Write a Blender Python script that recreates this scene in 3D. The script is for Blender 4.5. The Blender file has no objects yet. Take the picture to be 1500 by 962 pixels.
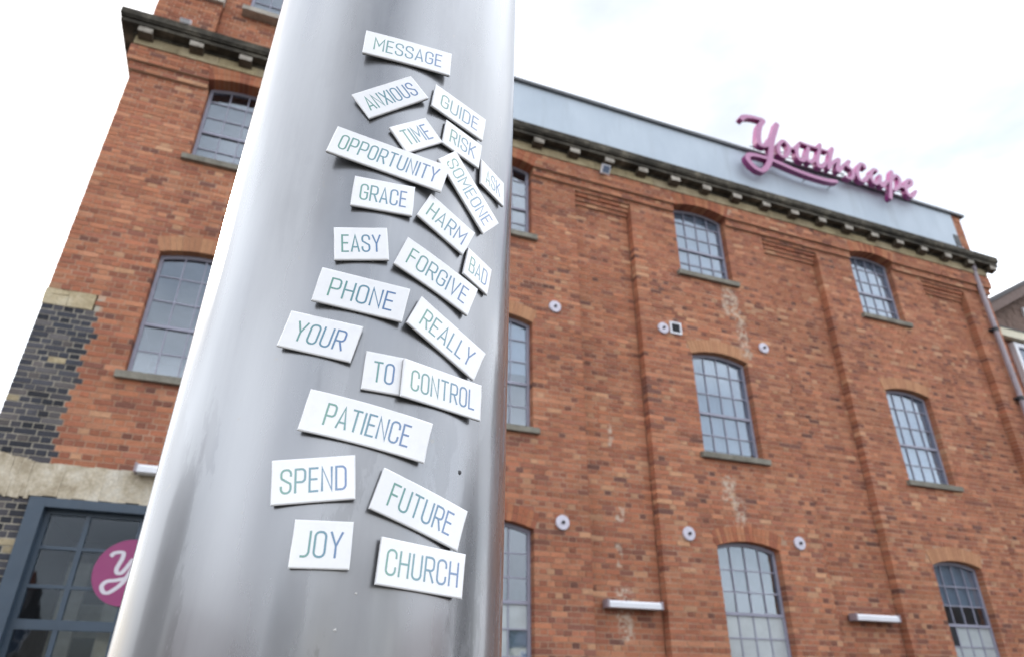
import bpy, math, random
from mathutils import Vector, Matrix, noise as mnoise
random.seed(7)
R = math.radians
scene = bpy.context.scene
col = scene.collection

# ------------------------------------------------------------------ camera
CAM_Z = 1.6
cam_data = bpy.data.cameras.new('camera')
cam = bpy.data.objects.new('camera', cam_data)
col.objects.link(cam)
cam_data.sensor_width = 36.0
cam_data.lens = 23.96
cam_data.clip_start = 0.05
cam_data.clip_end = 2000
right = Vector((0.93453772, -0.35580023, 0.00674107))
up = Vector((-0.17348223, -0.43896196, 0.88159873))
fwd = Vector((0.31071396, 0.82505672, 0.47195153))
m = Matrix((right, up, -fwd)).transposed().to_4x4()
m.translation = Vector((0, 0, CAM_Z))
cam.matrix_world = m
cam_data.dof.use_dof = True
cam_data.dof.focus_distance = 0.98
cam_data.dof.aperture_fstop = 5.4
scene.camera = cam

# ------------------------------------------------------------------ light and sky
CLOUD_W = 8.5
SUN_AZ, SUN_EL = R(-27.0), R(33.0)          # azimuth from +Y towards +X
world = bpy.data.worlds.new('World')
scene.world = world
world.use_nodes = True
wn, wl = world.node_tree.nodes, world.node_tree.links
wn.clear()
w_out = wn.new('ShaderNodeOutputWorld')
w_bg = wn.new('ShaderNodeBackground')
w_bg.inputs['Strength'].default_value = 0.1
w_sky = wn.new('ShaderNodeTexSky')
w_sky.sky_type = 'NISHITA'
w_sky.sun_disc = False
w_sky.sun_elevation = SUN_EL
w_sky.sun_rotation = SUN_AZ
w_sky.air_density = 1.2
w_sky.dust_density = 2.0
w_tc = wn.new('ShaderNodeTexCoord')
w_map = wn.new('ShaderNodeMapping')
w_map.inputs['Scale'].default_value = (1.0, 1.0, 2.4)
w_map.inputs['Location'].default_value = (3.1, 1.7, 0.4)
w_noise = wn.new('ShaderNodeTexNoise')
w_noise.inputs['Scale'].default_value = 1.5
w_noise.inputs['Detail'].default_value = 6
w_noise.inputs['Roughness'].default_value = 0.55
w_ramp = wn.new('ShaderNodeValToRGB')
w_ramp.color_ramp.elements[0].position = 0.33
w_ramp.color_ramp.elements[0].color = (0.4, 0.4, 0.4, 1)
w_ramp.color_ramp.elements[1].position = 0.56
w_ramp.color_ramp.elements[1].color = (1, 1, 1, 1)
w_mix = wn.new('ShaderNodeMix')
w_mix.data_type = 'RGBA'
w_mix.inputs['B'].default_value = (12.0, 12.6, 13.4, 1)
wl.new(w_tc.outputs['Generated'], w_map.inputs['Vector'])
wl.new(w_map.outputs['Vector'], w_noise.inputs['Vector'])
wl.new(w_noise.outputs['Fac'], w_ramp.inputs['Fac'])
wl.new(w_ramp.outputs['Color'], w_mix.inputs['Factor'])
wl.new(w_sky.outputs['Color'], w_mix.inputs['A'])
w_n2 = wn.new('ShaderNodeTexNoise')          # thicker, greyer banks in the cloud sheet
w_n2.noise_dimensions = '4D'
w_n2.inputs['W'].default_value = CLOUD_W
w_n2.inputs['Scale'].default_value = 1.3
w_n2.inputs['Detail'].default_value = 3
w_n2.inputs['Roughness'].default_value = 0.45
w_r2 = wn.new('ShaderNodeValToRGB')
w_r2.color_ramp.elements[0].position = 0.36
w_r2.color_ramp.elements[0].color = (0.56, 0.55, 0.545, 1)
w_r2.color_ramp.elements[1].position = 0.60
w_r2.color_ramp.elements[1].color = (1.25, 1.25, 1.25, 1)
w_mul = wn.new('ShaderNodeMix')
w_mul.data_type = 'RGBA'; w_mul.blend_type = 'MULTIPLY'
w_mul.inputs['Factor'].default_value = 1.0
wl.new(w_map.outputs['Vector'], w_n2.inputs['Vector'])
wl.new(w_n2.outputs['Fac'], w_r2.inputs['Fac'])
wl.new(w_r2.outputs['Color'], w_mul.inputs['B'])
w_mul.inputs['A'].default_value = w_mix.inputs['B'].default_value
wl.new(w_mul.outputs['Result'], w_mix.inputs['B'])
wl.new(w_mix.outputs['Result'], w_bg.inputs['Color'])
wl.new(w_bg.outputs['Background'], w_out.inputs['Surface'])

sun_data = bpy.data.lights.new('sun', 'SUN')
sun_data.energy = 3.0
sun_data.angle = R(0.6)
sun_data.color = (1.0, 0.95, 0.88)
sun = bpy.data.objects.new('sun', sun_data)
col.objects.link(sun)
sd = Vector((math.sin(SUN_AZ) * math.cos(SUN_EL), math.cos(SUN_AZ) * math.cos(SUN_EL), math.sin(SUN_EL)))
sun.rotation_euler = sd.to_track_quat('Z', 'Y').to_euler()
sun.location = sd * 60

scene.view_settings.view_transform = 'Standard'
scene.view_settings.look = 'None'
scene.view_settings.gamma = 1
scene.view_settings.exposure = 0.9
scene.render.engine = 'CYCLES'
scene.cycles.max_bounces = 8
scene.cycles.caustics_reflective = False
scene.cycles.caustics_refractive = False

# ------------------------------------------------------------------ helpers
class MB:
    """collects boxes, prisms and sheets, with one colour per face, and links them as ONE mesh"""
    def __init__(self):
        self.v, self.f, self.c, self.mi = [], [], [], []
    def face(self, pts, c=(1, 1, 1), mi=0):
        n = len(self.v)
        self.v += [tuple(p) for p in pts]
        self.f.append(tuple(range(n, n + len(pts))))
        self.c.append(c); self.mi.append(mi)
    def box(self, x0, x1, y0, y1, z0, z1, c=(1, 1, 1), mi=0, jit=0.0, back=True):
        n = len(self.v)
        j = (lambda: random.uniform(-jit, jit)) if jit else (lambda: 0.0)
        for y in (y0, y1):
            for (x, z) in ((x0, z0), (x1, z0), (x1, z1), (x0, z1)):
                self.v.append((x + j(), y + j(), z + j()))
        fs = [(0, 1, 2, 3), (0, 4, 5, 1), (1, 5, 6, 2), (2, 6, 7, 3), (3, 7, 4, 0)]
        if back: fs.append((5, 4, 7, 6))
        for q in fs:
            self.f.append(tuple(n + k for k in q)); self.c.append(c); self.mi.append(mi)
    def prism(self, poly, axis_pts, c=(1, 1, 1), mi=0):
        """poly: list of (x, z); axis_pts: (y0, y1). front at y0"""
        y0, y1 = axis_pts
        n = len(self.v); k = len(poly)
        for y in (y0, y1):
            for (x, z) in poly: self.v.append((x, y, z))
        self.f.append(tuple(range(n, n + k))); self.c.append(c); self.mi.append(mi)
        self.f.append(tuple(range(n + 2 * k - 1, n + k - 1, -1))); self.c.append(c); self.mi.append(mi)
        for i in range(k):
            a, b = i, (i + 1) % k
            self.f.append((n + a, n + k + a, n + k + b, n + b)); self.c.append(c); self.mi.append(mi)
    def tube(self, p0, p1, r0, r1=None, seg=12, c=(1, 1, 1), cap=True, mi=0):
        r1 = r0 if r1 is None else r1
        p0, p1 = Vector(p0), Vector(p1)
        d = (p1 - p0).normalized()
        a = d.orthogonal().normalized(); b = d.cross(a)
        n = len(self.v)
        for p, r in ((p0, r0), (p1, r1)):
            for i in range(seg):
                t = 2 * math.pi * i / seg
                self.v.append(tuple(p + a * r * math.cos(t) + b * r * math.sin(t)))
        for i in range(seg):
            j = (i + 1) % seg
            self.f.append((n + i, n + j, n + seg + j, n + seg + i)); self.c.append(c); self.mi.append(mi)
        if cap:
            self.f.append(tuple(range(n + seg - 1, n - 1, -1))); self.c.append(c); self.mi.append(mi)
            self.f.append(tuple(range(n + seg, n + 2 * seg))); self.c.append(c); self.mi.append(mi)
    def build(self, name, mats, parent=None, smooth=False, fix=False):
        me = bpy.data.meshes.new(name)
        me.from_pydata(self.v, [], self.f)
        if not isinstance(mats, (list, tuple)): mats = [mats]
        for mm in mats: me.materials.append(mm)
        ca = me.color_attributes.new('tint', 'FLOAT_COLOR', 'CORNER')
        buf = []
        for f, c in zip(self.f, self.c): buf += [c[0], c[1], c[2], 1.0] * len(f)
        ca.data.foreach_set('color', buf)
        me.polygons.foreach_set('material_index', self.mi)
        if smooth: me.polygons.foreach_set('use_smooth', [True] * len(self.f))
        me.update()
        if fix:
            import bmesh
            bm = bmesh.new(); bm.from_mesh(me)
            bmesh.ops.recalc_face_normals(bm, faces=bm.faces)
            bm.to_mesh(me); bm.free()
        o = bpy.data.objects.new(name, me)
        col.objects.link(o)
        if parent is not None: o.parent = parent
        return o

def tag(o, label=None, cat=None, group=None, kind=None):
    if label: o['label'] = label
    if cat: o['category'] = cat
    if group: o['group'] = group
    if kind: o['kind'] = kind
    return o

def empty(name, loc=(0, 0, 0)):
    o = bpy.data.objects.new(name, None)
    o.empty_display_size = 0.2
    o.location = loc
    col.objects.link(o)
    return o

def local(o, loc):
    """shift a mesh built in world metres so that it can hang under a parent standing at loc"""
    o.data.transform(Matrix.Translation(-Vector(loc)))
    return o

# ------------------------------------------------------------------ materials
def mat(name, base=(0.5, 0.5, 0.5), rough=0.6, metal=0.0, spec=0.5):
    mm = bpy.data.materials.new(name)
    mm.use_nodes = True
    b = mm.node_tree.nodes['Principled BSDF']
    b.inputs['Base Color'].default_value = (*base, 1)
    b.inputs['Roughness'].default_value = rough
    b.inputs['Metallic'].default_value = metal
    b.inputs['Specular IOR Level'].default_value = spec
    return mm, mm.node_tree.nodes, mm.node_tree.links, b

def nz(N, L, scale, detail=4, rough=0.55, vec=None, stretch=None):
    t = N.new('ShaderNodeTexNoise')
    t.inputs['Scale'].default_value = scale
    t.inputs['Detail'].default_value = detail
    t.inputs['Roughness'].default_value = rough
    if vec is None:
        tc = N.new('ShaderNodeTexCoord'); vec = tc.outputs['Object']
    if stretch:
        mp = N.new('ShaderNodeMapping'); mp.inputs['Scale'].default_value = stretch
        L.new(vec, mp.inputs['Vector']); vec = mp.outputs['Vector']
    L.new(vec, t.inputs['Vector'])
    return t.outputs['Fac']

def ramp(N, L, fac, stops):
    r = N.new('ShaderNodeValToRGB')
    e = r.color_ramp.elements
    while len(e) < len(stops): e.new(0.5)
    for i, (p, c) in enumerate(stops):
        e[i].position = p
        e[i].color = (c, c, c, 1) if isinstance(c, (int, float)) else (*c, 1)
    L.new(fac, r.inputs['Fac'])
    return r.outputs['Color']

def mix(N, L, a, b, fac, mode='MIX'):
    x = N.new('ShaderNodeMix'); x.data_type = 'RGBA'; x.blend_type = mode
    for s, val in (('A', a), ('B', b)):
        if isinstance(val, tuple): x.inputs[s].default_value = (*val, 1)
        else: L.new(val, x.inputs[s])
    if isinstance(fac, (int, float)): x.inputs['Factor'].default_value = fac
    else: L.new(fac, x.inputs['Factor'])
    return x.outputs['Result']

def math_(N, L, op, a, b=None, clamp=False):
    x = N.new('ShaderNodeMath'); x.operation = op; x.use_clamp = clamp
    for i, val in ((0, a), (1, b)):
        if val is None: continue
        if isinstance(val, (int, float)): x.inputs[i].default_value = val
        else: L.new(val, x.inputs[i])
    return x.outputs[0]

def bump(N, L, b, h, strength=0.3, dist=0.003):
    x = N.new('ShaderNodeBump')
    x.inputs['Strength'].default_value = strength
    x.inputs['Distance'].default_value = dist
    L.new(h, x.inputs['Height']); L.new(x.outputs['Normal'], b.inputs['Normal'])

def attr(N, name='tint'):
    a = N.new('ShaderNodeAttribute'); a.attribute_name = name
    return a.outputs['Color']

# salt bloom and run-off marks that the wall carries: (x, z top, z bottom, half width)
STAINS = [(7.74, 8.45, 7.75, 0.20), (7.90, 7.9, 6.95, 0.14), (7.10, 4.75, 4.25, 0.17), (7.24, 4.4, 3.9, 0.13), (5.08, 5.4, 5.0, 0.05), (5.14, 4.1, 3.85, 0.09), (5.10, 3.55, 3.2, 0.05), (5.12, 3.0, 2.2, 0.16)]
def wall_position(N, L):
    g = N.new('ShaderNodeNewGeometry')
    s = N.new('ShaderNodeSeparateXYZ'); L.new(g.outputs['Position'], s.inputs[0])
    return g.outputs['Position'], s.outputs[0], s.outputs[2]

def add_stains(N, L, base):
    pos, X, Z = wall_position(N, L)
    n1 = nz(N, L, 2.6, 3, 0.6, pos)
    n2 = nz(N, L, 14, 4, 0.7, pos)
    wob = math_(N, L, 'MULTIPLY', math_(N, L, 'SUBTRACT', n1, 0.5), 0.25)
    tot = None
    for (sx, zt, zb, hw) in STAINS:
        dx = math_(N, L, 'ABSOLUTE', math_(N, L, 'ADD', math_(N, L, 'SUBTRACT', X, sx), wob))
        a = math_(N, L, 'SUBTRACT', 1.0, math_(N, L, 'DIVIDE', dx, hw), True)
        zc, hz = (zt + zb) / 2, (zt - zb) / 2
        dz = math_(N, L, 'DIVIDE', math_(N, L, 'ABSOLUTE', math_(N, L, 'SUBTRACT', Z, zc)), hz)
        b = math_(N, L, 'MULTIPLY', math_(N, L, 'SUBTRACT', 1.0, dz, True), 3.0, True)
        k = math_(N, L, 'MULTIPLY', a, b)
        tot = k if tot is None else math_(N, L, 'MAXIMUM', tot, k)
    k = math_(N, L, 'MULTIPLY', math_(N, L, 'MULTIPLY', tot, 2.4, True), math_(N, L, 'MULTIPLY', math_(N, L, 'SUBTRACT', n2, 0.44), 7.0, True))
    return mix(N, L, base, (0.62, 0.52, 0.42), math_(N, L, 'MULTIPLY', k, 0.75))

def brick_material(name, lighten=0.0):
    mm, N, L, b = mat(name, rough=0.88, spec=0.25)
    pos, X, Z = wall_position(N, L)
    t = attr(N)
    grain = ramp(N, L, nz(N, L, 45, 5, 0.7, pos), [(0.25, 0.72), (0.75, 1.25)])
    c = mix(N, L, t, grain, 1.0, 'MULTIPLY')
    big = ramp(N, L, nz(N, L, 0.55, 4, 0.6, pos), [(0.3, (0.86, 0.82, 0.80)), (0.7, (1.12, 1.12, 1.12))])
    c = mix(N, L, c, big, 1.0, 'MULTIPLY')
    c = add_stains(N, L, c)
    L.new(c, b.inputs['Base Color'])
    bump(N, L, b, nz(N, L, 160, 4, 0.7, pos), 0.6, 0.004)
    return mm
M_brick = brick_material('fired_brick')

M_mortar, N, L, b = mat('lime_mortar', rough=0.95, spec=0.2)
pos, X, Z = wall_position(N, L)
mc = ramp(N, L, nz(N, L, 1.6, 5, 0.65, pos), [(0.3, (0.36, 0.22, 0.15)), (0.6, (0.48, 0.32, 0.23)), (0.8, (0.56, 0.43, 0.33))])
# the old blue-brick corner was pointed with paler mortar
blue_zone = math_(N, L, 'LESS_THAN', X, -2.25)
blue_zone = math_(N, L, 'MULTIPLY', blue_zone, math_(N, L, 'LESS_THAN', Z, 6.0))
mc = mix(N, L, mc, (0.42, 0.38, 0.31), blue_zone)
mc = add_stains(N, L, mc)
L.new(mc, b.inputs['Base Color'])
bump(N, L, b, nz(N, L, 90, 4, 0.7, pos), 0.6, 0.004)

def stone_material(name, c0, c1, c2, grime=0.0):
    mm, N, L, b = mat(name, rough=0.9, spec=0.25)
    pos, X, Z = wall_position(N, L)
    c = ramp(N, L, nz(N, L, 3.5, 6, 0.7, pos), [(0.3, c0), (0.5, c1), (0.72, c2)])
    c = mix(N, L, c, ramp(N, L, nz(N, L, 40, 4, 0.7, pos), [(0.3, 0.75), (0.7, 1.15)]), 1.0, 'MULTIPLY')
    c = mix(N, L, c, attr(N), 1.0, 'MULTIPLY')
    L.new(c, b.inputs['Base Color'])
    bump(N, L, b, nz(N, L, 30, 6, 0.75, pos), 0.7, 0.01)
    return mm
M_cornice = stone_material('weathered_cornice_stone', (0.030, 0.027, 0.023), (0.068, 0.060, 0.050), (0.19, 0.17, 0.14))
M_band = stone_material('mossy_yellow_stone', (0.23, 0.185, 0.115), (0.36, 0.295, 0.19), (0.46, 0.385, 0.26))
M_modillion = stone_material('pale_block_stone', (0.20, 0.18, 0.15), (0.42, 0.38, 0.33), (0.58, 0.54, 0.48))
M_sill = stone_material('grey_sill_stone', (0.15, 0.14, 0.115), (0.23, 0.215, 0.18), (0.33, 0.31, 0.26))
M_lintel = stone_material('cream_lintel_stone', (0.30, 0.24, 0.16), (0.55, 0.48, 0.37), (0.70, 0.66, 0.58))

def painted(name, c, rough=0.45, var=0.12, sc=4, metal=0.0):
    mm, N, L, b = mat(name, c, rough, metal)
    pos, X, Z = wall_position(N, L)
    d = ramp(N, L, nz(N, L, sc, 6, 0.7, pos), [(0.3, 1 - var), (0.7, 1 + var * 0.6)])
    L.new(mix(N, L, c, d, 1.0, 'MULTIPLY'), b.inputs['Base Color'])
    rr = ramp(N, L, nz(N, L, sc * 3, 4, 0.6, pos), [(0.3, rough * 0.85), (0.7, min(1, rough * 1.25))])
    L.new(rr, b.inputs['Roughness'])
    return mm
M_frame = painted('grey_mauve_window_paint', (0.31, 0.31, 0.39), 0.5)
M_shopframe = painted('slate_blue_paint', (0.042, 0.066, 0.098), 0.4)
M_white = painted('white_enamel', (0.74, 0.75, 0.80), 0.4, 0.08)
M_plate = painted('pale_lilac_iron_paint', (0.62, 0.59, 0.68), 0.5, 0.12, 20)
M_dark = painted('dark_steel', (0.03, 0.03, 0.035), 0.5)
M_pipe = painted('mauve_grey_pipe_paint', (0.30, 0.25, 0.28), 0.35, 0.18, 6)
M_coping = painted('dark_metal_coping', (0.10, 0.105, 0.115), 0.5, 0.3, 5)
M_inside = painted('room_plaster', (0.45, 0.46, 0.48), 0.9)
M_floor = painted('room_ceiling_board', (0.60, 0.62, 0.64), 0.9)
M_film = painted('frosted_pane_film', (0.44, 0.48, 0.50), 0.15, 0.12, 5)
M_blind = painted('pale_roller_blind', (0.42, 0.45, 0.48), 0.8, 0.06, 9)
M_dimroom = painted('shop_interior', (0.10, 0.095, 0.085), 0.9)
M_stock = painted('shop_interior_boards', (0.50, 0.40, 0.28), 0.8, 0.35, 3)
M_signface = painted('pink_acrylic_face', (0.42, 0.15, 0.31), 0.3, 0.05)
M_signside = painted('magenta_sign_return', (0.24, 0.03, 0.15), 0.35, 0.1)
M_sticker = painted('magenta_vinyl', (0.27, 0.035, 0.14), 0.4, 0.04)
M_stickerwhite = painted('white_vinyl', (0.62, 0.58, 0.64), 0.4, 0.03)

# rendered parapet, faint panel streaks
M_parapet, N, L, b = mat('pale_blue_render', rough=0.75, spec=0.3)
pos, X, Z = wall_position(N, L)
c = ramp(N, L, nz(N, L, 1.3, 6, 0.65, pos, (1, 1, 0.5)), [(0.3, (0.46, 0.53, 0.61)), (0.7, (0.54, 0.61, 0.69))])
c = mix(N, L, c, (0.25, 0.28, 0.31), math_(N, L, 'MULTIPLY', ramp(N, L, nz(N, L, 3.2, 7, 0.8, pos), [(0.64, 0.0), (0.78, 1.0)]), 0.45))
c = mix(N, L, c, (0.27, 0.31, 0.33), math_(N, L, 'MULTIPLY', ramp(N, L, nz(N, L, 4.0, 4, 0.7, pos, (1, 1, 0.08)), [(0.55, 0.0), (0.75, 1.0)]), 0.3))
L.new(c, b.inputs['Base Color'])
bump(N, L, b, nz(N, L, 25, 5, 0.7, pos), 0.3, 0.004)

def glass_material(name, ior=2.1, tint=(0.80, 0.86, 0.92), rough=0.02):
    mm = bpy.data.materials.new(name); mm.use_nodes = True
    N, L = mm.node_tree.nodes, mm.node_tree.links
    N.clear()
    out = N.new('ShaderNodeOutputMaterial')
    tr = N.new('ShaderNodeBsdfTransparent'); tr.inputs['Color'].default_value = (*tint, 1)
    gl = N.new('ShaderNodeBsdfGlossy'); gl.inputs['Roughness'].default_value = rough
    gl.inputs['Color'].default_value = (0.80, 0.84, 0.89, 1)
    lw = N.new('ShaderNodeLayerWeight'); lw.inputs['Blend'].default_value = 0.5
    f0 = ((ior - 1) / (ior + 1)) ** 2
    fac = math_(N, L, 'ADD', f0, math_(N, L, 'MULTIPLY', math_(N, L, 'POWER', lw.outputs['Facing'], 5.0), 1 - f0))
    g = N.new('ShaderNodeNewGeometry')
    bp = N.new('ShaderNodeBump'); bp.inputs['Strength'].default_value = 0.12; bp.inputs['Distance'].default_value = 0.01
    no = nz(N, L, 2.5, 2, 0.5, g.outputs['Position'])
    L.new(no, bp.inputs['Height']); L.new(bp.outputs['Normal'], gl.inputs['Normal'])
    ms = N.new('ShaderNodeMixShader')
    L.new(fac, ms.inputs[0]); L.new(tr.outputs[0], ms.inputs[1]); L.new(gl.outputs[0], ms.inputs[2])
    L.new(ms.outputs[0], out.inputs['Surface'])
    return mm
M_glass = glass_material('old_window_glass', 2.3)
M_shopglass = glass_material('shop_window_glass', 1.42)

# metal pole: mill-finish steel with long vertical streaks
M_pole, N, L, b = mat('brushed_galvanised_steel', rough=0.25, metal=0.74)
b.inputs['Coat Weight'].default_value = 0.5
b.inputs['Coat Roughness'].default_value = 0.09
tc = N.new('ShaderNodeTexCoord')
O = tc.outputs['Object']
streak = nz(N, L, 16, 5, 0.6, O, (1, 1, 0.045))
fine = nz(N, L, 120, 4, 0.6, O, (1, 1, 0.02))
blotch = nz(N, L, 5.0, 6, 0.65, O, (1, 1, 0.45))
c = ramp(N, L, streak, [(0.3, (0.265, 0.270, 0.288)), (0.7, (0.33, 0.336, 0.353))])
c = mix(N, L, c, ramp(N, L, blotch, [(0.3, 0.86), (0.7, 1.06)]), 1.0, 'MULTIPLY')
runs = ramp(N, L, nz(N, L, 30, 5, 0.7, O, (1, 1, 0.05)), [(0.60, 0.0), (0.68, 1.0)])
runmask = ramp(N, L, nz(N, L, 3.5, 3, 0.6, O, (1, 1, 0.5)), [(0.48, 0.0), (0.60, 1.0)])
runs = math_(N, L, 'MULTIPLY', math_(N, L, 'MULTIPLY', runs, runmask), 0.35)
c = mix(N, L, c, (0.46, 0.45, 0.44), runs)
dark_marks = nz(N, L, 7.0, 8, 0.68, O, (1, 1, 0.32))
dark_marks = ramp(N, L, dark_marks, [(0.515, 0.0), (0.535, 1.0)])
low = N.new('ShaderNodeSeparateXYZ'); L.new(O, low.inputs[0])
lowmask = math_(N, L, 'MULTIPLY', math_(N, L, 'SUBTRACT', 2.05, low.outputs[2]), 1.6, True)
dark_marks = math_(N, L, 'MULTIPLY', dark_marks, math_(N, L, 'ADD', math_(N, L, 'MULTIPLY', lowmask, 0.55), 0.05))  # dark ragged marks, stronger towards the foot of the shaft
c = mix(N, L, c, (0.15, 0.15, 0.158), dark_marks)
speck = ramp(N, L, nz(N, L, 55, 2, 0.5, O), [(0.735, 0.0), (0.76, 1.0)])
c = mix(N, L, c, (0.30, 0.29, 0.28), math_(N, L, 'MULTIPLY', speck, 0.7))
L.new(c, b.inputs['Base Color'])
r1 = ramp(N, L, streak, [(0.3, 0.23), (0.7, 0.33)])
r2 = ramp(N, L, blotch, [(0.35, 0.8), (0.65, 1.25)])
L.new(mix(N, L, r1, r2, 1.0, 'MULTIPLY'), b.inputs['Roughness'])
hh = math_(N, L, 'ADD', math_(N, L, 'ADD', nz(N, L, 3.2, 1, 0.4, O), math_(N, L, 'MULTIPLY', nz(N, L, 22, 3, 0.6, O, (1, 1, 0.12)), 0.022)), math_(N, L, 'MULTIPLY', fine, 0.004))
bump(N, L, b, hh, 0.35, 0.010)

M_tile, N, L, b = mat('white_laminated_card', (0.82, 0.82, 0.84), 0.32, 0, 0.45)
g = N.new('ShaderNodeNewGeometry')
L.new(ramp(N, L, nz(N, L, 60, 5, 0.7, g.outputs['Position']), [(0.28, (0.81, 0.81, 0.83)), (0.5, (0.86, 0.86, 0.88))]), b.inputs['Base Color'])
for mm_ in (M_tile, ):
    mm_.node_tree.nodes['Principled BSDF'].inputs['Coat Weight'].default_value = 1.0; mm_.node_tree.nodes['Principled BSDF'].inputs['Coat IOR'].default_value = 1.75
    mm_.node_tree.nodes['Principled BSDF'].inputs['Coat Roughness'].default_value = 0.1
M_magnet = painted('black_magnetic_sheet', (0.018, 0.018, 0.02), 0.6)
M_ink, N, L, b = mat('printed_ink', rough=0.35, spec=0.45)
L.new(attr(N), b.inputs['Base Color'])
b.inputs['Coat Weight'].default_value = 1.0; b.inputs['Coat Roughness'].default_value = 0.1; b.inputs['Coat IOR'].default_value = 1.85
M_gum = painted('dried_glue', (0.62, 0.61, 0.60), 0.5, 0.2, 200)

M_ground, N, L, b = mat('pale_paving', rough=0.9)
pos, X, Z = wall_position(N, L)
bt = N.new('ShaderNodeTexBrick')
bt.inputs['Scale'].default_value = 1.6
bt.inputs['Color1'].default_value = (0.15, 0.145, 0.135, 1); bt.inputs['Color2'].default_value = (0.12, 0.118, 0.11, 1)
bt.inputs['Mortar'].default_value = (0.06, 0.06, 0.055, 1); bt.inputs['Mortar Size'].default_value = 0.012
L.new(pos, bt.inputs['Vector'])
L.new(mix(N, L, bt.outputs['Color'], ramp(N, L, nz(N, L, 1.2, 5, 0.7, pos), [(0.3, 0.8), (0.7, 1.15)]), 1.0, 'MULTIPLY'), b.inputs['Base Color'])
M_asphalt = painted('asphalt', (0.05, 0.05, 0.052), 0.9, 0.25, 30)
M_kerb = painted('kerb_concrete', (0.34, 0.33, 0.31), 0.9)
M_slate = painted('roof_slate', (0.085, 0.08, 0.085), 0.7, 0.3, 5)
M_brown = painted('brown_hung_tile', (0.19, 0.125, 0.10), 0.85, 0.35, 7)
M_barge = painted('weathered_brown_board', (0.15, 0.10, 0.085), 0.7, 0.2, 6)
M_cream = painted('cream_paint', (0.66, 0.62, 0.48), 0.6, 0.08)
M_housebrick = painted('red_house_brick', (0.24, 0.10, 0.07), 0.9, 0.3, 6)
M_greywall = painted('grey_render_wall', (0.26, 0.25, 0.24), 0.9, 0.2, 3)
M_leaf = painted('leaf_green', (0.05, 0.085, 0.03), 0.7, 0.4, 4)
M_bark = painted('bark', (0.10, 0.08, 0.06), 0.9, 0.3, 10)
M_asphaltline = painted('road_paint', (0.7, 0.7, 0.66), 0.7)

# ------------------------------------------------------------------ ground
def sheet(name, x0, x1, y0, y1, z, mm):
    q = MB(); q.face([(x0, y0, z), (x1, y0, z), (x1, y1, z), (x0, y1, z)])
    return tag(q.build(name, mm), kind='structure')
sheet('ground', -700, 700, -700, 700, 0.0, M_ground)
sheet('road', -300, 300, -17.0, -10.0, 0.004, M_asphalt)
for ky in (-10.15, -17.0):
    q = MB(); q.box(-300, 300, ky, ky + 0.15, -0.05, 0.12)
    tag(q.build('kerb', M_kerb), kind='structure')
q = MB()
for k in range(-40, 41): q.box(k * 4.0, k * 4.0 + 2.0, -13.55, -13.45, 0.006, 0.012)
tag(q.build('road_markings', M_asphaltline), kind='structure')

# ------------------------------------------------------------------ the brick building
Y0 = 8.9                      # facade plane
CH = 0.0757                   # one brick course
HB = 0.1143                   # half brick with its joint
XL, XR = -2.88, 15.30
building = empty('brick_building', (0, Y0, 0))
tag(building, 'tall red brick former factory with arched metal windows and bracketed stone cornice', 'building')
def B(name, mb, mats, parent=None, **kw):
    """part of the building; its vertices are written in world metres"""
    o = mb.build(name, mats, building if parent is None else parent, **kw)
    if parent is None: local(o, building.location)
    return o

RECESS = [(0.25, 1.40), (4.58, 5.735), (8.80, 10.20), (13.17, 14.48)]
COLS = [(-1.77, -0.605), (2.53, 3.695), (6.72, 7.885), (11.14, 12.29)]
RISE = 0.095
# window rows: opening bottom, springing
ROWS = [('lower', 18 * CH, 3.615), ('middle', 67 * CH, 6.875), ('top', 113 * CH, 10.065)]
SHOP = (-2.23, 0.70, 46 * CH)
windows = []
for ci, (a, b_) in enumerate(COLS):
    for name, zb, zs in ROWS:
        if ci == 0 and name == 'lower': continue
        windows.append((a, b_, zb, zs, name, ci))
TOWER_WIN = (-1.55, -0.40, 158 * CH, 13.45)
windows.append((*TOWER_WIN, 'tower', 0))

def arch_geom(x0, x1, zs, rise=RISE):
    c = x1 - x0
    rad = (c * c / 4 + rise * rise) / (2 * rise)
    return (x0 + x1) / 2, zs + rise - rad, rad, math.asin(c / 2 / rad)
RING = 0.235
def in_ring(x, z):
    for (x0, x1, zb, zs, nm, ci) in windows:
        cx, cz, rad, ha = arch_geom(x0, x1, zs)
        d = math.hypot(x - cx, z - cz); a = math.atan2(x - cx, z - cz)
        if rad - 0.01 < d < rad + RING - 0.005 and abs(a) < ha + 0.012: return True
    return False

def subtract(ints, a, b_):
    out = []
    for (p, q_, y) in ints:
        if b_ <= p or a >= q_: out.append((p, q_, y)); continue
        if a > p: out.append((p, a, y))
        if b_ < q_: out.append((b_, q_, y))
    return out

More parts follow.
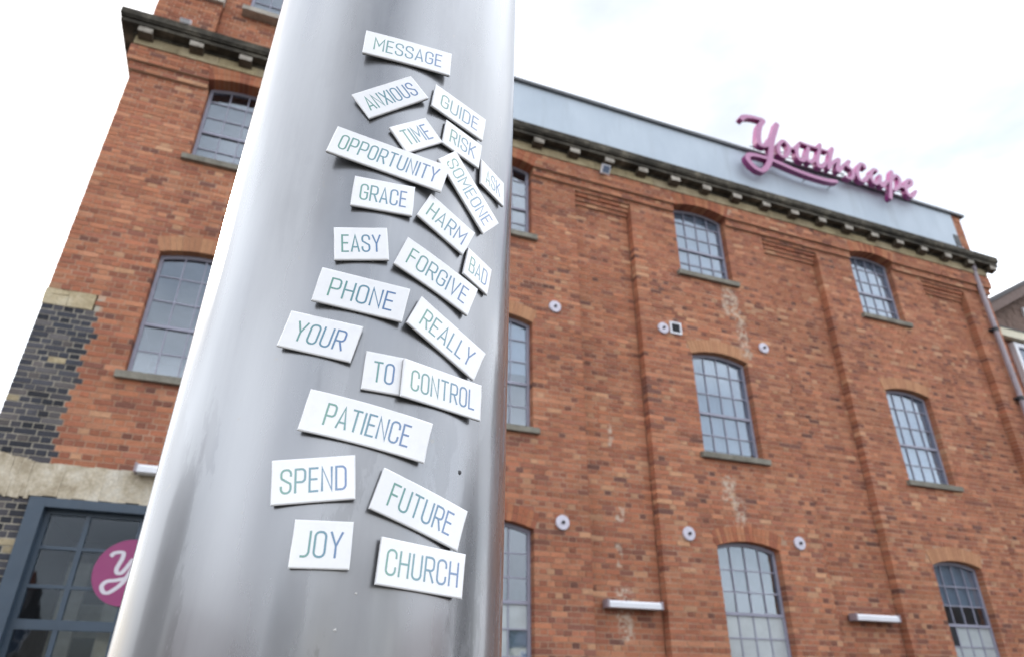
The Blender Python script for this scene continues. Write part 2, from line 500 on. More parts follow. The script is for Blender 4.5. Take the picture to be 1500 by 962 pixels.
def face_runs(z):
    """intervals of brick face at height z, with their y"""
    if z < 137 * CH:
        ints = [(XL, XR, Y0)]
        proud = 0.0
        if z > 133 * CH: proud = 0.10
        elif z > 131 * CH: proud = 0.05
        if proud: ints = [(XL - proud, XR + proud, Y0 - proud)]
        # corbelled heads of the recessed panels
        rt = 130 * CH
        if z < rt:
            k = int((rt - z) / CH)
            dep = {0: 0.038, 1: 0.074, 2: 0.108}.get(k, 0.145)
            for (a, b_) in RECESS:
                ints = subtract(ints, a, b_)
                ints.append((a, b_, Y0 + dep))
    else:
        ints = [(XL, -1.94, Y0), (-1.94, 1.4, Y0 + 0.10)] if z < 15.4 else []
        if z < 161 * CH: ints.append((15.0, XR, Y0))
    for (x0, x1, zb, zs, nm, ci) in windows:
        if zb < z < zs + RISE + 0.01: ints = subtract(ints, x0, x1)
        if zb - CH < z < zb: ints = subtract(ints, x0 - 0.095, x1 + 0.095)
        # string course stops against the arches of the top windows
        if nm == 'top' and 131 * CH < z < zs + 0.02:
            new = []
            for (p, q_, y) in ints:
                if y < Y0:
                    for (u, v, yy) in subtract([(p, q_, y)], x0 - 0.02, x1 + 0.02): new.append((u, v, yy))
                else: new.append((p, q_, y))
            ints = new
    if z < SHOP[2]: ints = subtract(ints, SHOP[0], SHOP[1])
    if 46 * CH < z < 51 * CH: ints = subtract(ints, XL, 1.3)
    if 77.0 * CH < z < 80 * CH: ints = subtract(ints, XL, -2.32 + 0.10 * (int(z / CH) % 2))
    return [i for i in sorted(ints) if i[1] - i[0] > 0.02]

PAL = [((0.425, 0.178, 0.102), 34), ((0.395, 0.157, 0.093), 27), ((0.335, 0.134, 0.085), 17), ((0.465, 0.212, 0.124), 18), ((0.24, 0.102, 0.072), 6), ((0.52, 0.285, 0.170), 4), ((0.18, 0.085, 0.066), 1.5)]
PALW = [w for _, w in PAL]
BLUES = [((0.055, 0.058, 0.072), 5), ((0.085, 0.085, 0.098), 4), ((0.13, 0.12, 0.12), 2), ((0.035, 0.037, 0.045), 3)]
ROWTONE = [random.uniform(0.90, 1.07) for _ in range(211)]
def brick_colour(x, z, header):
    k = int(z / CH)
    edge = -2.29 + 0.055 * ((k % 4) in (0, 1)) + 0.05 * math.sin(k * 2.3)
    if (z < 77 * CH and x < edge) or (z < 46 * CH and x < SHOP[0]):
        c = random.choices(BLUES, [w for _, w in BLUES])[0][0]
        if mnoise.noise(Vector((x * 3, z * 2.2, 7))) > 0.38: c = (0.36, 0.31, 0.21)
    else:
        n = mnoise.noise(Vector((x * 0.8, z * 0.9, 3.3)))
        w = list(PALW)
        if n > 0.1: w[2] *= 1.4; w[4] *= 1.5; w[0] *= 0.8
        if n < -0.15: w[3] *= 2.0; w[5] *= 2.0
        if header: w[2] *= 1.5; w[4] *= 1.5
        c = random.choices(PAL, w)[0][0]
    s = random.uniform(0.88, 1.12) * ROWTONE[k % 211] * (0.93 if header else 1.02); t = random.uniform(-0.03, 0.03)
    return (c[0] * s * (1 + t), c[1] * s, c[2] * s * (1 - t))

bricks = []                                     # x0, x1, z0, z1, yface, colour
k = 0
while k * CH < 15.3:
    z0 = k * CH; zm = z0 + CH / 2
    header = (k % 2 == 0)
    mod = HB if header else 2 * HB
    off = 0.0 if header else HB / 2
    for (a, b_, yf) in face_runs(zm):
        xs = [a]
        t = math.floor((a - off) / mod) * mod + off + mod
        while t < b_ - 0.001:
            if t - xs[-1] > 0.045 or len(xs) == 1 and t - xs[-1] > 0.045: xs.append(t)
            t += mod
        if b_ - xs[-1] < 0.045 and len(xs) > 1: xs[-1] = b_
        else: xs.append(b_)
        for p, q_ in zip(xs[:-1], xs[1:]):
            xm = (p + q_) / 2
            if in_ring(xm, zm) or (in_ring(p + 0.03, zm) and in_ring(xm, zm)): continue
            bricks.append((p + 0.006, q_ - 0.006, z0 + 0.006, z0 + CH - 0.006, yf + random.uniform(-0.003, 0.003), brick_colour(xm, zm, header)))
    k += 1

# the ones that show largest from the pavement become parts of their own, the rest one mass of bricks
def show(bk):
    x, z = (bk[0] + bk[1]) / 2, (bk[2] + bk[3]) / 2
    d = Vector((x, bk[4], z - CAM_Z))
    fz = d.dot(fwd)
    if fz < 0.5: return 0
    px, py = 750 + 998.3 * d.dot(right) / fz, 481 - 998.3 * d.dot(up) / fz
    if not (2 < px < 1498 and 2 < py < 960): return 0
    edge_l, edge_r = 416 - 0.2745 * py, 757 - 0.0245 * py
    if edge_l - 4 < px < edge_r + 6: return 0
    dd = d.length
    return (bk[1] - bk[0]) * (bk[3] - bk[2]) * (-d.normalized().y * -1) / (dd * dd)
order = sorted(range(len(bricks)), key=lambda i: -show(bricks[i]))
single = set(order[:290])
mass = MB()
for i, (p, q_, za, zb, yf, c) in enumerate(bricks):
    if i in single:
        s = MB(); s.box(p, q_, yf, yf + 0.148, za, zb, c, jit=0.0022, back=False)
        B('brick', s, M_brick)
    else:
        mass.box(p, q_, yf, yf + 0.148, za, zb, c, jit=0.0025, back=False)
tag(B('brickwork', mass, M_brick), kind='stuff')

# wall core (mortar) behind the bricks, pierced by the openings
core = MB()
def core_cells(z_lo, z_hi, runs_at, openings):
    pass
zs_ = sorted(set([0, 46 * CH, 51 * CH, 77 * CH, 80 * CH, 126 * CH, 127 * CH, 128 * CH, 130 * CH, 131 * CH, 133 * CH, 137 * CH, 161 * CH, 15.3] +
                 [v for w in windows for v in (w[2] - CH, w[2], w[3] + RISE + 0.01, w[3] + 0.02)]))
zs_ = sorted(set(round(v, 4) for v in zs_))
for za, zb in zip(zs_[:-1], zs_[1:]):
    if zb - za < 0.004: continue
    zm = (za + zb) / 2
    for (a, b_, yf) in face_runs(zm):
        core.box(a + 0.013, b_ - 0.013, yf + 0.0055, Y0 + 0.30, za, zb)
B('wall_core', core, M_mortar)

# brick arches
def voussoirs(x0, x1, zs, yf, pale):
    q = MB(); cx, cz, rad, ha = arch_geom(x0, x1, zs)
    n = 17
    for i in range(n):
        a0 = -ha - 0.01 + (2 * ha + 0.02) * i / n; a1 = -ha - 0.01 + (2 * ha + 0.02) * (i + 1) / n
        g_ = 0.0016
        a0 += g_; a1 -= g_
        if pale: c = random.choice([(0.44, 0.225, 0.125), (0.46, 0.24, 0.135), (0.42, 0.21, 0.12), (0.47, 0.25, 0.14)])
        else: c = random.choice([(0.38, 0.14, 0.078), (0.42, 0.17, 0.092), (0.31, 0.115, 0.07), (0.45, 0.20, 0.11)])
        ra, rb = rad + random.uniform(-0.002, 0.002), rad + RING
        mid = rad + RING * 0.5
        parts = [(ra, rb)] if pale else [(ra, mid - 0.004), (mid + 0.004, rb)]
        for (u, v) in parts:
            s = random.uniform(0.96, 1.04) if pale else random.uniform(0.88, 1.1); cc = tuple(t * s for t in c)
            poly = [(cx + u * math.sin(a0), cz + u * math.cos(a0)), (cx + u * math.sin(a1), cz + u * math.cos(a1)),
                    (cx + v * math.sin(a1), cz + v * math.cos(a1)), (cx + v * math.sin(a0), cz + v * math.cos(a0))]
            q.prism(poly, (yf + random.uniform(-0.001, 0.001), Y0 + 0.24), cc)
    # mortar bed behind the joints
    poly = []
    for i in range(13):
        a = -ha - 0.006 + (2 * ha + 0.012) * i / 12
        poly.append((cx + (rad + 0.004) * math.sin(a), cz + (rad + 0.004) * math.cos(a)))
    for i in range(13):
        a = ha + 0.006 - (2 * ha + 0.012) * i / 12
        poly.append((cx + (rad + RING - 0.004) * math.sin(a), cz + (rad + RING - 0.004) * math.cos(a)))
    for i in range(12):
        qd = [poly[i], poly[i + 1], poly[24 - i], poly[25 - i]]
        q.prism(qd, (yf + 0.006, Y0 + 0.238), (1, 1, 1), 1)
    return q

M_sticks = {}
def make_window(x0, x1, zb, zs, row, ci):
    """window: frame mesh with its glazing bars, panes, sill as sub-parts"""
    yf = Y0 + 0.125
    cx, cz, rad, ha = arch_geom(x0, x1, zs)
    top = zs + RISE
    fr = MB()
    fw = 0.045
    fr.box(x0, x0 + fw, yf, yf + 0.06, zb, zs + 0.03)
    fr.box(x1 - fw, x1, yf, yf + 0.06, zb, zs + 0.03)
    fr.box(x0 + fw, x1 - fw, yf, yf + 0.06, zb, zb + 0.05)
    n = 12
    for i in range(n):
        a0, a1 = -ha + 2 * ha * i / n, -ha + 2 * ha * (i + 1) / n
        u, v = rad - 0.055, rad + 0.01
        fr.prism([(cx + u * math.sin(a0), cz + u * math.cos(a0)), (cx + u * math.sin(a1), cz + u * math.cos(a1)),
                  (cx + v * math.sin(a1), cz + v * math.cos(a1)), (cx + v * math.sin(a0), cz + v * math.cos(a0))], (yf - 0.002, yf + 0.062))
    w = B('window', fr, M_frame)
    off = Vector(building.location)
    # rows of panes
    if row == 'lower':
        hz = [zb + (2.67 - zb) / 4 * i for i in range(1, 4)] + [2.67] + [2.98, 3.295]
        heavy = 2.67
    else:
        st = (top - zb) / 5.05
        hz = [zb + st * i for i in range(1, 5)]
        heavy = hz[1]
    if row == 'tower': hz = [zb + (top - zb) / 4 * i for i in range(1, 4)]; heavy = hz[1]
    vx = [x0 + fw + (x1 - x0 - 2 * fw) * i / 4 for i in range(5)]
    bars = MB()
    for x in vx[1:4]: bars.box(x - 0.0075, x + 0.0075, yf + 0.008, yf + 0.036, zb + 0.05, top - 0.02)
    for z in hz:
        t = 0.022 if z == heavy else 0.009
        y_ = yf - 0.006 if z == heavy else yf + 0.011
        bars.box(x0 + fw, x1 - fw, y_, yf + 0.039, z - t, z + t)
    o = bars.build('glazing_bars', M_frame, w); local(o, off)
    zz = [zb + 0.05] + hz + [top]
    for i in range(4):
        for j in range(len(zz) - 1):
            if row == 'tower' and j > 1: pass
            tx, tz = random.gauss(0, 0.0008), random.gauss(0, 0.0010)
            a, b_ = vx[i] + 0.004, vx[i + 1] - 0.004
            c, d = zz[j] + 0.004, zz[j + 1] - 0.004
            p = MB(); yg = yf + 0.024
            p.face([(a, yg - tx - tz, c), (b_, yg + tx - tz, c), (b_, yg + tx + tz, d), (a, yg - tx + tz, d)])
            p.face([(a, yg + 0.004 - tx + tz, d), (b_, yg + 0.004 + tx + tz, d), (b_, yg + 0.004 + tx - tz, c), (a, yg + 0.004 - tx - tz, c)])
            film = row == 'lower' and zz[j + 1] <= heavy + 0.001 and not (ci == 1 and j == 2 and i == 3) and not (ci == 3 and j == 3 and i < 1)
            o = p.build('pane', M_film if film else M_glass, w); local(o, off)
    # sill
    s = MB(); s.box(x0 - 0.09, x1 + 0.09, Y0 - 0.075, Y0 + 0.17, zb - CH + 0.002 - 0.012, zb + 0.004, (1, 1, 1), jit=0.004)
    o = s.build('sill', M_sill, w); local(o, off)
    if row == 'tower': o.data.materials[0] = M_modillion
    # blinds behind some of the glass
    dz = {('lower', 1): [(0, 4, 1.0, 2.62)], ('lower', 2): [(0, 4, 1.0, 2.60)], ('lower', 3): [(0, 4, 2.98, 3.75)],
          ('middle', 2): [(0, 4, 5.2, 6.95)], ('middle', 3): [(0, 4, 5.1, 6.95)], ('middle', 1): [(0, 4, 6.0, 6.95)],
          ('top', 2): [(0, 4, 8.6, 10.1)], ('top', 3): [(0, 4, 8.6, 10.1)]}.get((row, ci), [])
    for (i0, i1, za, zc) in dz:
        q = MB(); xx = vx[i0]
        nseg = 14
        for s_ in range(nseg):
            u0, u1 = vx[i0] + (vx[i1] - vx[i0]) * s_ / nseg, vx[i0] + (vx[i1] - vx[i0]) * (s_ + 1) / nseg
            y_a, y_b = yf + 0.055 + 0.010 * math.sin(s_ * 1.3), yf + 0.055 + 0.012 * math.sin((s_ + 1) * 1.3)
            q.face([(u0, y_a, max(za, zb)), (u1, y_b, max(za, zb)), (u1, y_b, zc), (u0, y_a, zc)])
            q.face([(u0, y_a + 0.003, zc), (u1, y_b + 0.003, zc), (u1, y_b + 0.003, max(za, zb)), (u0, y_a + 0.003, max(za, zb))])
        o = q.build('blind', M_blind, w); local(o, off)
    return w

for (x0, x1, zb, zs, row, ci) in windows:
    pale = row == 'middle' or (row == 'lower' and ci == 3)
    yf = Y0 - 0.006 if row != 'top' else Y0 - 0.104
    if row == 'tower': yf = Y0 + 0.095
    B('brick_arch', voussoirs(x0, x1, zs, yf, pale), [M_brick, M_mortar])
    make_window(x0, x1, zb, zs, row, ci)

# rooms behind the glass
rm = MB()
for (za, zc) in ((0.05, 4.35), (4.55, 7.75), (7.95, 10.9), (11.2, 15.0)):
    x1_ = XR - 0.3 if za < 11 else 1.2
    x0_ = XL + 0.3 if za > 4 else 1.3
    rm.face([(x0_, 15.0, za), (x1_, 15.0, za), (x1_, 15.0, zc), (x0_, 15.0, zc)])
    rm.face([(x0_, Y0 + 0.31, zc), (x1_, Y0 + 0.31, zc), (x1_, 15.0, zc), (x0_, 15.0, zc)], mi=1)
    rm.face([(x0_, Y0 + 0.31, za), (x0_, 15.0, za), (x1_, 15.0, za), (x1_, Y0 + 0.31, za)])
    for x in ([x0_, 4.2, 8.9, x1_] if za < 11 else [x0_, x1_]):
        rm.box(x - 0.05, x + 0.05, Y0 + 0.32, 14.9, za, zc)
B('rooms', rm, [M_inside, M_floor])

# side and back walls, roof
sw = MB()
for (x0_, x1_) in ((XL + 0.01, XL + 0.28), (XR - 0.28, XR - 0.01)):
    sw.box(x0_, x1_, Y0 + 0.3, 21.0, 0, 10.60, (0.36, 0.15, 0.09))
sw.box(XL, XR, 20.9, 21.2, 0, 10.60, (0.36, 0.15, 0.09))
sw.box(XL + 0.01, XL + 0.28, Y0 + 0.4, 15, 10.8, 15.3, (0.36, 0.15, 0.09))
sw.box(1.12, 1.38, Y0 + 0.4, 15, 10.8, 15.3, (0.36, 0.15, 0.09))
sw.box(XL, 1.4, 14.9, 15.2, 10.8, 15.3, (0.36, 0.15, 0.09))
sw.box(15.0, XR, Y0 + 0.3, 21, 10.8, 161 * CH, (0.36, 0.15, 0.09))
B('side_walls', sw, M_brick)
rf = MB(); rf.box(1.45, XR - 0.3, Y0 + 0.35, 20.8, 11.0, 11.15); rf.box(XL - 0.1, 1.5, Y0 - 0.15, 15.3, 15.3, 15.5)
B('roof', rf, M_slate)

# ---- stone: band blocks, modillions, cornice stones
zb_, zt_ = 137 * CH, 10.545
x = XL - 0.07
while x < XR + 0.05:
    w_ = min(random.choice([0.52, 0.58, 0.64, 0.70]), XR + 0.05 - x)
    if XR + 0.05 - (x + w_) < 0.2: w_ = XR + 0.05 - x
    s = random.uniform(0.85, 1.1)
    q = MB(); q.box(x + 0.003, x + w_ - 0.003, Y0 - 0.12 + random.uniform(-0.003, 0.003), Y0 + 0.3, zb_, zt_, (s, s, s * random.uniform(0.92, 1.02)), jit=0.003)
    B('stone_block', q, M_band)
    x += w_
ub = MB(); ub.box(XL - 0.10, XR + 0.10, Y0 - 0.135, Y0 + 0.3, zt_ + 0.001, 10.602, (0.8, 0.8, 0.75)); B('frieze_stone', ub, M_cornice)
for k in range(26):
    x = -2.80 + 0.7285 * k
    if x > XR + 0.15: break
    q = MB()
    ya, yb = Y0 - 0.27, Y0 - 0.124
    hw = 0.10 + random.uniform(-0.006, 0.006)
    poly = [(ya, 10.50), (ya - 0.01, 10.55), (ya, 10.60), (yb, 10.60), (yb, 10.475), (yb - 0.03, 10.465)]
    n = len(q.v); kk = len(poly)
    s = random.uniform(0.85, 1.1)
    for xx in (x - hw, x + hw):
        for (y, z) in poly: q.v.append((xx + random.uniform(-.004, .004), y + random.uniform(-.004, .004), z + random.uniform(-.003, .003) - 0.001))
    q.f.append(tuple(range(n, n + kk))); q.f.append(tuple(range(n + 2 * kk - 1, n + kk - 1, -1)))
    for i in range(kk):
        j = (i + 1) % kk; q.f.append((n + i, n + kk + i, n + kk + j, n + j))
    dark = (0.22, 0.20, 0.17)  # dirt and shade painted into every face except the front
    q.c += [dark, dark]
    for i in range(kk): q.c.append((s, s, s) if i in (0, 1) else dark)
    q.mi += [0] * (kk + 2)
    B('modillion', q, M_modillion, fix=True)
LAY = [(0.285, 10.602, 10.66), (0.262, 10.66, 10.70), (0.30, 10.70, 10.735), (0.315, 10.735, 10.86)]
x = XL
xs = [XL]
while xs[-1] < XR - 0.5: xs.append(xs[-1] + random.choice([0.78, 0.86, 0.92, 0.98]))
xs[-1] = XR
for i, (a, b_) in enumerate(zip(xs[:-1], xs[1:])):
    q = MB(); s = random.uniform(0.7, 1.2)
    for (p, za, zc) in LAY:
        aa = a - p if i == 0 else a + 0.003
        bb = b_ + p if i == len(xs) - 2 else b_ - 0.003
        q.box(aa, bb, Y0 - p + random.uniform(-.003, .003), Y0 + 0.2 if 0 < i < len(xs) - 2 else Y0 + 0.9, za, zc - 0.001, (s, s, s * 0.95), jit=0.003)
    B('cornice_stone', q, M_cornice)
q = MB()
for (p, za, zc) in LAY:
    q.box(XL - p, XL - 0.001, Y0 + 0.905, 21.2, za, zc - 0.001); q.box(XR + 0.001, XR + p, Y0 + 0.905, 21.2, za, zc - 0.001)
B('side_cornice', q, M_cornice)

# ---- parapet
q = MB(); q.box(1.40, 14.98, Y0 - 0.02, Y0 + 0.22, 10.862, 12.165)
B('parapet', q, [M_parapet, M_coping])
x = 1.35
for n in (0, 1, 2, 3, 4, 5, 6):
    x1_ = 1.35 + (XR + 0.10 - 1.35) * (n + 1) / 7
    q = MB(); q.box(x + 0.002, x1_ - 0.002, Y0 - 0.085, Y0 + 0.30, 12.166 + random.uniform(0, .004), 12.235, jit=0.002)
    B('coping', q, M_coping); x = x1_
q = MB(); q.box(14.80, 14.97, Y0 - 0.035, Y0 - 0.0205, 11.18, 11.52, (1, 1, 1), 0)
q.box(14.77, 15.0, Y0 - 0.05, Y0 - 0.0205, 11.10, 11.16, (1, 1, 1), 1)
B('scupper', q, [M_dark, M_parapet])

# ---- cream lintel over the shop front, its broken corner stones, tower band
x = XL - 0.01
for (a, b_, dz0, dz1) in ((XL - 0.01, -2.33, -0.02, 0.10), (-2.327, -0.4, 0, 0), (-0.397, 1.3, 0, 0)):
    q = MB(); nx = 14
    for i in range(nx):
        u0, u1 = a + (b_ - a) * i / nx, a + (b_ - a) * (i + 1) / nx
        jz0 = random.uniform(-0.012, 0.02); jz1 = dz1 * (1 - i / nx) + random.uniform(-0.006, 0.006)
        q.box(u0, u1 + 0.0005, Y0 - 0.03 + random.uniform(-.002, .002), Y0 + 0.25, 46 * CH + jz0 + dz0, 51 * CH - 0.002 + jz1, jit=0.003)
    B('lintel_stone', q, M_lintel)
for (a, b_, za, zc) in ((XL - 0.004, -2.62, 77.05 * CH, 78.9 * CH), (-2.615, -2.33, 77.05 * CH, 79.95 * CH), (XL - 0.004, -2.62, 78.95 * CH, 79.95 * CH), (-2.60, -2.42, 67.1 * CH, 68.0 * CH)):
    q = MB(); q.box(a, b_, Y0 - 0.006, Y0 + 0.2, za, zc - 0.004, (0.9, 0.85, 0.72), jit=0.006)
    B('quoin_stone', q, M_lintel)
q = MB(); q.box(XL - 0.03, -1.93, Y0 - 0.07, Y0 + 0.05, 11.87, 12.06, jit=0.003)
B('tower_band', q, M_modillion)

# ---- shop front: frame > mullions, panes; interior
sf = MB()
sx0, sx1, sz = SHOP
fy = Y0 - 0.035
sf.box(sx0 - 0.07, sx0 + 0.09, fy, Y0 + 0.18, 0, sz + 0.0)
sf.box(sx1 - 0.09, sx1 + 0.07, fy, Y0 + 0.18, 0, sz + 0.0)
sf.box(sx0 + 0.09, sx1 - 0.09, fy + 0.003, Y0 + 0.18, sz - 0.10, sz)
shop = B('shop_window', sf, M_shopframe)
br = MB(); yg = Y0 + 0.14
ix0, ix1 = sx0 + 0.09, sx1 - 0.09
mull = [-1.71, -1.16, -0.61, -0.06]
for xx in mull: br.box(xx - 0.025, xx + 0.025, yg - 0.03, yg + 0.03, 0.4, sz - 0.1)
for zz, t in ((2.98, 0.018), (2.58, 0.018), (2.205, 0.05), (1.4, 0.03)): br.box(ix0, ix1, yg - (0.034 if t > .04 else 0.027), yg + 0.025, zz - t, zz + t)
br.box(ix0, ix1, yg - 0.04, yg + 0.04, 0, 0.4)
br.box(ix0, ix0 + 0.05, yg - 0.033, yg + 0.04, 0.4, sz - 0.1); br.box(ix1 - 0.05, ix1, yg - 0.033, yg + 0.04, 0.4, sz - 0.1)
br.box(ix0, ix1, yg - 0.031, yg + 0.04, sz - 0.15, sz - 0.1)
o = br.build('glazing_bars', M_shopframe, shop); local(o, building.location)
px_ = [ix0 + 0.05] + mull + [ix1 - 0.05]
pz_ = [0.4, 1.4, 2.205, 2.58, 2.98, sz - 0.15]
for i in range(len(px_) - 1):
    for j in range(5):
        t = random.gauss(0, 0.0015)
        p = MB(); a, b_, c, d = px_[i] + .003, px_[i + 1] - .003, pz_[j] + .003, pz_[j + 1] - .003
        p.face([(a, yg - t, c), (b_, yg + t, c), (b_, yg + t, d), (a, yg - t, d)])
        p.face([(a, yg + .005 - t, d), (b_, yg + .005 + t, d), (b_, yg + .005 + t, c), (a, yg + .005 - t, c)])
        o = p.build('pane', M_shopglass, shop); local(o, building.location)
it = MB()
it.face([(XL + .3, 13, 0.02), (1.3, 13, 0.02), (1.3, 13, 3.7), (XL + .3, 13, 3.7)])
it.face([(XL + .3, Y0 + .3, 3.7), (1.3, Y0 + .3, 3.7), (1.3, 13, 3.7), (XL + .3, 13, 3.7)])
it.face([(XL + .3, Y0 + .3, .02), (XL + .3, 13, .02), (XL + .3, 13, 3.7), (XL + .3, Y0 + .3, 3.7)])
it.face([(1.25, Y0 + .3, .02), (1.25, 13, .02), (1.25, 13, 3.7), (1.25, Y0 + .3, 3.7)])
for (a, b_, y_, z0_, z1_) in ((-2.0, -1.75, 10.2, 0.1, 3.0), (-1.45, -1.28, 9.9, 0.1, 2.9), (-1.1, -0.7, 10.4, 0.1, 3.1), (-2.1, 0.8, 11.2, 3.05, 3.25), (-1.95, -1.2, 11.0, 2.2, 2.6), (-0.5, 0.3, 10.1, 0.1, 2.6)):
    it.box(a, b_, y_, y_ + 0.1, z0_, z1_, (1, 1, 1), 1)
B('shop_room', it, [M_dimroom, M_stock])

# ------------------------------------------------------------------ stroke ribbons (signs)
def offset_poly(pts, widths):
    L_, R_ = [], []
    n = len(pts)
    for i in range(n):
        a = Vector(pts[max(0, i - 1)]); b_ = Vector(pts[min(n - 1, i + 1)])
        d = (b_ - a)
        if d.length < 1e-9: d = Vector((1, 0))
        d.normalize(); nn = Vector((-d.y, d.x)) * widths[i] / 2
        p = Vector(pts[i]); L_.append(p + nn); R_.append(p - nn)
    return L_, R_
def smooth_path(pts, sub=6):
    """Catmull-Rom through the points"""
    out = []
    P = [Vector(p) for p in pts]
    P = [P[0] * 2 - P[1]] + P + [P[-1] * 2 - P[-2]]
    for i in range(1, len(P) - 2):
        for s in range(sub):
            t = s / sub
            out.append(0.5 * ((2 * P[i]) + (-P[i - 1] + P[i + 1]) * t + (2 * P[i - 1] - 5 * P[i] + 4 * P[i + 1] - P[i + 2]) * t * t + (-P[i - 1] + 3 * P[i] - 3 * P[i + 1] + P[i + 2]) * t ** 3))
    out.append(P[-2])
    return out
def script_strokes(mb, strokes, y0, y1, wv, wh, dy=0.0):
    """built-up script letter: strokes swept in the x-z plane, broad when they run upright, slimmer when they run level"""
    for si, st in enumerate(strokes):
        path = smooth_path(st)
        ws = []
        for i in range(len(path)):
            d = path[min(i + 1, len(path) - 1)] - path[max(i - 1, 0)]
            d.normalize()
            k_ = abs(d.y)
            w = wh + (wv - wh) * k_
            if i in (0, len(path) - 1): w *= 0.75
            ws.append(w)
        A_, B_ = offset_poly([(p.x, p.y) for p in path], ws)
        yy0 = y0 + si * 0.0025 + dy
        n = len(mb.v); m_ = len(A_)
        for yi, y in enumerate((yy0, y1)):
            for kk_, p in enumerate(A_): mb.v.append((p.x, y + kk_ * 0.00004, p.y))
            for kk_, p in enumerate(B_): mb.v.append((p.x, y + kk_ * 0.00004, p.y))
        F = lambda s, side, i: n + s * 2 * m_ + side * m_ + i
        for i in range(m_ - 1):
            mb.f.append((F(0, 1, i), F(0, 1, i + 1), F(0, 0, i + 1), F(0, 0, i))); mb.mi.append(0)
            mb.f.append((F(1, 0, i), F(1, 0, i + 1), F(1, 1, i + 1), F(1, 1, i))); mb.mi.append(1)
            mb.f.append((F(0, 0, i), F(0, 0, i + 1), F(1, 0, i + 1), F(1, 0, i))); mb.mi.append(1)
            mb.f.append((F(0, 1, i + 1), F(0, 1, i), F(1, 1, i), F(1, 1, i + 1))); mb.mi.append(1)
        for i in (0, m_ - 1):
            mb.f.append((F(0, 0, i), F(1, 0, i), F(1, 1, i), F(0, 1, i))); mb.mi.append(1)
        mb.c += [(1, 1, 1)] * (len(mb.f) - len(mb.c))

SIGN = {'Y': [[(8.61, 12.81), (8.71, 12.93), (8.91, 13.0), (9.1, 13.02), (9.25, 13.01), (9.12, 12.8), (9.04, 12.56), (9.0, 12.37), (9.01, 12.23), (9.1, 12.21), (9.25, 12.32), (9.37, 12.53)],
              [(9.66, 13.08), (9.54, 12.81), (9.41, 12.51), (9.31, 12.23), (9.23, 11.93), (9.12, 11.68), (8.97, 11.49), (8.85, 11.44), (8.71, 11.5), (8.6, 11.63), (8.59, 11.73), (8.68, 11.82), (8.91, 11.86), (9.12, 11.86), (9.25, 11.86), (9.49, 11.83), (9.81, 11.78), (10.26, 11.74), (10.74, 11.75), (11.06, 11.81)]],
        'o': [[(9.71, 12.58), (9.55, 12.39), (9.51, 12.15), (9.62, 12.06), (9.77, 12.21), (9.84, 12.43), (9.77, 12.55), (9.71, 12.58)], [(9.83, 12.42), (9.95, 12.42), (10.08, 12.48)]],
        'u': [[(10.16, 12.63), (10.05, 12.41), (10.03, 12.2), (10.12, 12.11), (10.27, 12.25), (10.43, 12.61)], [(10.44, 12.62), (10.32, 12.34), (10.34, 12.15), (10.51, 12.28)]],
        't': [[(10.2, 12.7), (10.45, 12.68), (10.7, 12.69), (11.02, 12.69)], [(10.84, 12.87), (10.73, 12.58), (10.61, 12.29), (10.61, 12.1), (10.73, 12.15), (10.87, 12.32)]],
        'h': [[(11.2, 12.87), (11.02, 12.48), (10.88, 12.1)], [(10.91, 12.18), (11.08, 12.37), (11.25, 12.52), (11.3, 12.52), (11.16, 12.22), (11.2, 12.16), (11.38, 12.38)]],
        's': [[(11.39, 12.39), (11.49, 12.47), (11.62, 12.6), (11.52, 12.42), (11.63, 12.32), (11.62, 12.17), (11.49, 12.03), (11.34, 12.05)]],
        'c': [[(12.06, 12.51), (12.07, 12.62), (11.97, 12.62), (11.83, 12.43), (11.76, 12.22), (11.81, 12.07), (11.95, 12.11), (12.15, 12.34)]],
        'a': [[(12.47, 12.53), (12.39, 12.59), (12.25, 12.46), (12.19, 12.24), (12.26, 12.11), (12.41, 12.24), (12.53, 12.46)], [(12.53, 12.47), (12.45, 12.23), (12.49, 12.11), (12.71, 12.36)]],
        'p': [[(12.97, 12.73), (12.83, 12.39), (12.69, 12.0), (12.6, 11.76)], [(12.85, 12.42), (13.05, 12.61), (13.14, 12.54), (13.05, 12.28), (12.82, 12.08)], [(13.05, 12.28), (13.15, 12.29), (13.29, 12.36)]],
        'e': [[(13.3, 12.32), (13.5, 12.47), (13.54, 12.62), (13.4, 12.55), (13.27, 12.31), (13.27, 12.11), (13.39, 12.07), (13.61, 12.32)]]}
sign = empty('rooftop_sign', (8.9, 8.6, 11.5))
tag(sign, 'pink script lettering with a long underline standing up along the blue parapet', 'sign')
for i, ch in enumerate('Youthscape'):
    q = MB()
    big = ch == 'Y'
    script_strokes(q, SIGN[ch], 8.60 + (i % 2) * 0.004, 8.73, 0.135 if big else 0.100, 0.085 if big else 0.058)
    o = q.build('letter', [M_signface, M_signside], sign); local(o, sign.location)
q = MB()
q.tube((8.9, 8.80, 12.30), (13.5, 8.80, 12.30), 0.012, seg=6); q.tube((9.2, 8.80, 12.42), (11.3, 8.80, 12.42), 0.012, seg=6)
for xx in (9.0, 9.65, 10.15, 10.65, 11.05, 11.5, 11.95, 12.4, 12.85, 13.35): q.tube((xx, 8.80, 12.2), (xx, 8.80, 12.45), 0.01, seg=6); q.tube((xx, 8.72, 12.3), (xx, 8.81, 12.3), 0.01, seg=6)
for xx in (9.3, 10.3, 11.0): q.tube((xx, 8.72, 11.78), (xx, 8.88, 11.78), 0.012, seg=6)
o = q.build('sign_rail', M_coping, sign); local(o, sign.location)

